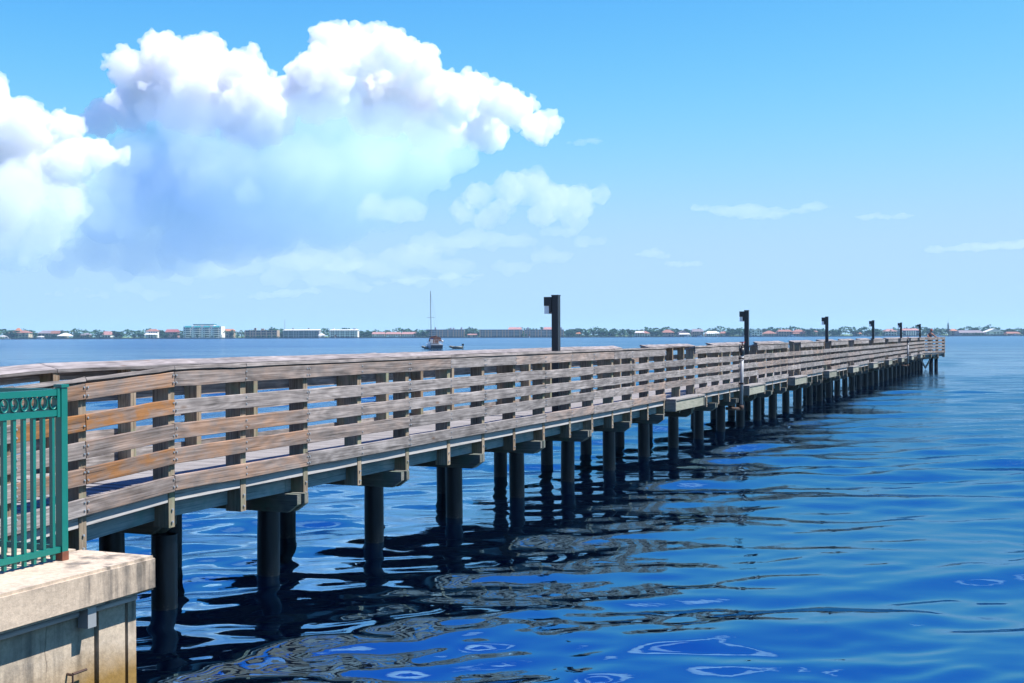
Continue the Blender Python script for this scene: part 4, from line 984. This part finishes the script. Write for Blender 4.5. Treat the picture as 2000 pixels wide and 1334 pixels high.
# ------------------------------------------------------------------ clouds: closed bodies of even mist, far beyond the shore
def vol_mat(name, density, an=.25, col=(.88, .895, .93)):
    m = bpy.data.materials.new(name); m.use_nodes = True; t = m.node_tree; t.nodes.clear()
    o = t.nodes.new('ShaderNodeOutputMaterial'); v = t.nodes.new('ShaderNodeVolumePrincipled')
    v.inputs['Color'].default_value = (*col, 1); v.inputs['Density'].default_value = density; v.inputs['Anisotropy'].default_value = an
    t.links.new(v.outputs[0], o.inputs['Volume']); return m
def tex(name, kind, scale, depth=2):
    t = bpy.data.textures.new(name, kind); t.noise_scale = scale
    if kind == 'CLOUDS': t.noise_depth = depth
    return t
ICO = []
for k in (2, 1):
    bm = bmesh.new(); bmesh.ops.create_icosphere(bm, subdivisions=k, radius=1); bm.verts.ensure_lookup_table()
    ICO.append((np.array([v.co[:] for v in bm.verts]), np.array([[v.index for v in f.verts] for f in bm.faces]))); bm.free()
def cloud(label, blobs, dist, depth, voxel, mat, seed, sub=8, amp=1.0, squash=.95, levels=2, stretch=1.0, ratio=(.24, .46)):
    rc = random.Random(seed); s = dist / F; vl = []; fl = []; nv = 0
    org = Vector((fx_(sum(b[0] for b in blobs) / len(blobs), dist), dist, 0))
    def puff(c, r, lv):
        nonlocal nv
        V, Fc = ICO[0 if lv == 0 else 1]
        vl.append(V * np.array((r * stretch, r, r * squash)) + np.array(c)); fl.append(Fc + nv); nv += len(V)
        if lv < levels:
            for i in range(sub if lv == 0 else 5):
                d = Vector((rc.gauss(0, 1), rc.gauss(0, 1) - .3, rc.gauss(0, 1) * squash + .4)).normalized()
                puff(c + Vector((d.x * stretch, d.y, d.z * squash)) * r * rc.uniform(.72, 1.0), r * rc.uniform(*ratio), lv + 1)
    for (x, y, r) in blobs:
        c = Vector((fx_(x, dist), dist, fz_(x, y, dist))) - org + Vector((0, rc.uniform(-depth, depth), 0)); puff(c, r * s, 0)
    me = bpy.data.meshes.new('cloud'); me.from_pydata(np.concatenate(vl).tolist(), [], np.concatenate(fl).tolist()); ob = link('cloud', me, None, org)
    a = ob.modifiers.new('union', 'REMESH'); a.mode = 'VOXEL'; a.voxel_size = voxel * s
    for k, (kind, sc_, st) in enumerate((('CLOUDS', 60, 26), ('VORONOI', 30, -16), ('CLOUDS', 19, 13), ('VORONOI', 12, -8), ('CLOUDS', 8, 8), ('CLOUDS', 4, 4))):
        d = ob.modifiers.new('d%d' % k, 'DISPLACE'); d.texture = tex('cloud_relief', kind, sc_ * s); d.strength = st * s * amp; d.mid_level = .5; d.texture_coords = 'LOCAL'
    a = ob.modifiers.new('clean', 'REMESH'); a.mode = 'VOXEL'; a.voxel_size = voxel * s
    dg = bpy.context.evaluated_depsgraph_get(); m2 = bpy.data.meshes.new_from_object(ob.evaluated_get(dg)); ob.modifiers.clear(); ob.data = m2; m2.name = 'cloud'
    m2.materials.clear(); m2.materials.append(mat)
    tag(ob, label, 'cloud', None, 'stuff'); return ob
if True:
    thick = vol_mat('thick_cloud_mist', CLOUD_D * 1.9, .3, (.952, .958, .972)); thin = vol_mat('thin_cloud_mist', CLOUD_D * .32); veil = vol_mat('veil_mist', CLOUD_D * .12, .25, (.93, .94, .97))
    top = [(275, 175, 42), (320, 130, 42), (365, 115, 42), (405, 118, 38), (245, 225, 48), (300, 205, 62), (440, 165, 48), (500, 190, 48), (555, 190, 45), (605, 165, 38), (650, 110, 40), (690, 88, 38), (730, 110, 45), (775, 135, 45), (825, 140, 38), (870, 190, 45),
           (925, 205, 40), (970, 205, 38), (1010, 245, 40), (1060, 262, 32), (215, 265, 36), (640, 205, 75), (740, 215, 78), (400, 225, 85), (520, 255, 80), (840, 240, 68), (950, 265, 46), (1040, 285, 26), (1085, 270, 18), (700, 150, 50), (660, 165, 45), (800, 185, 50), (760, 175, 45), (350, 165, 50), (900, 235, 45)]
    top = [(x, y - 22, r) for x, y, r in top]
    cloud('towering white cumulus cloud with two bright heads over the far shore', top, 9000, 420, 2.1, thick, 1, sub=15, ratio=(.18, .38))
    body_mat = vol_mat('shade_tinted_body_mist', .002, .25, (.755, .862, .966)); t = body_mat.node_tree  # blue of the shaded underside and haze is put into this mist colour
    tc = nd(t, 'ShaderNodeTexCoord'); sz = nd(t, 'ShaderNodeSeparateXYZ'); t.links.new(tc.outputs['Object'], sz.inputs[0])
    hgt = ramp(t, math_n(t, 'DIVIDE', sz.outputs[2], 2000.0), [(.17, (.30,) * 3), (.40, (.42,) * 3), (.56, (.62,) * 3), (.72, (.30,) * 3), (.86, (0,) * 3)]); hgt.color_ramp.interpolation = 'EASE'
    nz = ramp(t, noise_n(t, tc.outputs['Object'], .0016, 4, .55), [(.3, (.5, .5, .5)), (.7, (1, 1, 1))])
    t.links.new(math_n(t, 'MULTIPLY', math_n(t, 'MULTIPLY', hgt.outputs[0], nz.outputs[0]), CLOUD_D * 1.0), [n for n in t.nodes if n.type == 'PRINCIPLED_VOLUME'][0].inputs['Density'])
    body = [(300, 230, 75), (400, 230, 85), (520, 255, 80), (640, 225, 80), (740, 225, 80), (840, 250, 62), (300, 340, 115), (450, 350, 120), (600, 350, 115), (730, 335, 105), (240, 410, 80), (380, 430, 90), (520, 430, 85), (640, 420, 80), (190, 490, 50), (280, 490, 58), (370, 495, 52), (440, 470, 60), (830, 315, 70), (900, 305, 40), (140, 520, 30), (230, 522, 32), (310, 525, 30), (740, 410, 55), (690, 440, 40), (800, 390, 38)]
    cloud('soft shaded lower body of the big cumulus cloud', body, 8500, 200, 5, body_mat, 2, sub=4, amp=.8, levels=1)
    left = [(-60, 235, 90), (0, 195, 46), (30, 255, 62), (85, 250, 42), (130, 250, 36), (60, 320, 75), (145, 315, 48), (190, 302, 36), (225, 298, 20), (-40, 350, 90), (120, 360, 40)]
    cloud('bright billowing cumulus cloud at the left edge of the sky', left, 7600, 200, 2.1, thick, 3, sub=15, ratio=(.18, .38))
    leftlow = [(-50, 400, 100), (40, 390, 70), (110, 410, 50), (140, 395, 34), (60, 460, 55), (-20, 470, 60), (105, 455, 32), (20, 500, 34)]
    cloud('paler lower part of the cumulus at the left edge', leftlow, 7350, 120, 3.0, vol_mat('left_low_mist', CLOUD_D * .55, .25, (.94, .95, .975)), 23, sub=10)
    right = [(935, 385, 30), (900, 410, 24), (950, 425, 26), (1000, 370, 34), (1040, 365, 36), (1085, 385, 38), (1130, 395, 34), (1170, 385, 20), (1060, 420, 34), (1120, 425, 24), (975, 410, 26)]
    cloud('small soft cumulus cloud right of and below the big one', right, 10500, 150, 3, thin, 4, sub=11, ratio=(.2, .42))
    mid = [(735, 400, 20), (765, 410, 28), (800, 415, 22), (720, 415, 16)]
    cloud('little white cloud puff in front of the big cloud body', mid, 7900, 60, 3, vol_mat('puff_mist', CLOUD_D * .35), 5, sub=9, stretch=1.5)
    low = [(100, 575, 14), (200, 580, 14), (300, 575, 16), (420, 580, 16), (700, 560, 20), (800, 545, 22), (900, 545, 20), (1000, 520, 22), (1080, 500, 22), (1150, 470, 18), (1090, 455, 20), (420, 530, 22), (470, 525, 26), (520, 500, 28), (580, 515, 34), (650, 510, 36), (720, 520, 34), (790, 500, 36), (860, 480, 34), (930, 465, 30), (560, 545, 24), (640, 545, 26), (1000, 470, 26), (880, 520, 26), (350, 545, 16), (250, 560, 14), (160, 565, 12)]
    cloud('pale low cloud bank under the big cumulus', low, 11500, 200, 5, veil, 6, sub=6, squash=.6, stretch=2.0)
    n = 7
    for lab, bl in (('thin white streak of cloud right of the centre of the sky', [(1380, 408, 12), (1420, 412, 16), (1465, 412, 18), (1510, 418, 14), (1550, 412, 10), (1590, 405, 9), (1610, 404, 6), (1480, 425, 9)]),
                    ('small faint cloud streak high over the third lamp post', [(1690, 425, 7), (1730, 424, 9), (1770, 422, 8), (1790, 421, 4)]),
                    ('long thin cloud streak at the right edge of the sky', [(1830, 488, 8), (1870, 486, 10), (1910, 482, 12), (1950, 480, 13), (1990, 477, 13), (2030, 475, 13)]),
                    ('tiny cloud scrap above the second lamp post side', [(1255, 497, 6), (1275, 494, 9), (1295, 500, 5), (1320, 514, 7), (1350, 515, 6)]),
                    ('tiny white cloud scrap right of the big cloud head', [(1130, 280, 8), (1148, 276, 10), (1162, 274, 6)]),
                    ('low bright cloud streak over the white-roofed condominiums', [(530, 575, 9), (565, 572, 12), (600, 569, 10), (500, 580, 6)]),
                    ('faint low cloud streak above the sailboat', [(750, 553, 6), (790, 549, 9), (830, 545, 9), (880, 540, 9), (925, 538, 7)])):
        cloud(lab, [(x_, y_, r_ * 1.35) for x_, y_, r_ in bl], 10000 + 80 * n, 30, 1.8, vol_mat('streak_mist', CLOUD_D * .24), n, sub=9, amp=.5, squash=.5, stretch=2.2); n += 1

    high = []
    for k in range(21):
        x_, y_ = rnd.uniform(-700, 2900), rnd.uniform(-1500, -330); q = rnd.uniform(50, 120)
        high += [(x_ + rnd.uniform(-1.8, 1.8) * q, y_ + rnd.uniform(-.3, .3) * q, q * rnd.uniform(.5, 1.0)) for _ in range(5)]
    cloud('scattered white clouds higher in the sky', high, 5000, 200, 9, vol_mat('high_cloud_mist', CLOUD_D * .35), 40, sub=8, squash=.7, stretch=1.3)

# ------------------------------------------------------------------ light river haze
hz = bpy.data.materials.new('river_haze'); hz.use_nodes = True; t = hz.node_tree; t.nodes.clear()
o_ = t.nodes.new('ShaderNodeOutputMaterial'); v_ = t.nodes.new('ShaderNodeVolumePrincipled'); v_.inputs['Color'].default_value = (.50, .75, 1, 1)
v_.inputs['Density'].default_value = HAZE_D; v_.inputs['Anisotropy'].default_value = .1; t.links.new(v_.outputs[0], o_.inputs['Volume'])
if True:
    mb = MB(); mb.box(-3300, 3300, -60, 5300, -3.2, 48); o = mb.build('haze', hz); tag(o, 'light blue haze over the river', None, None, 'stuff')
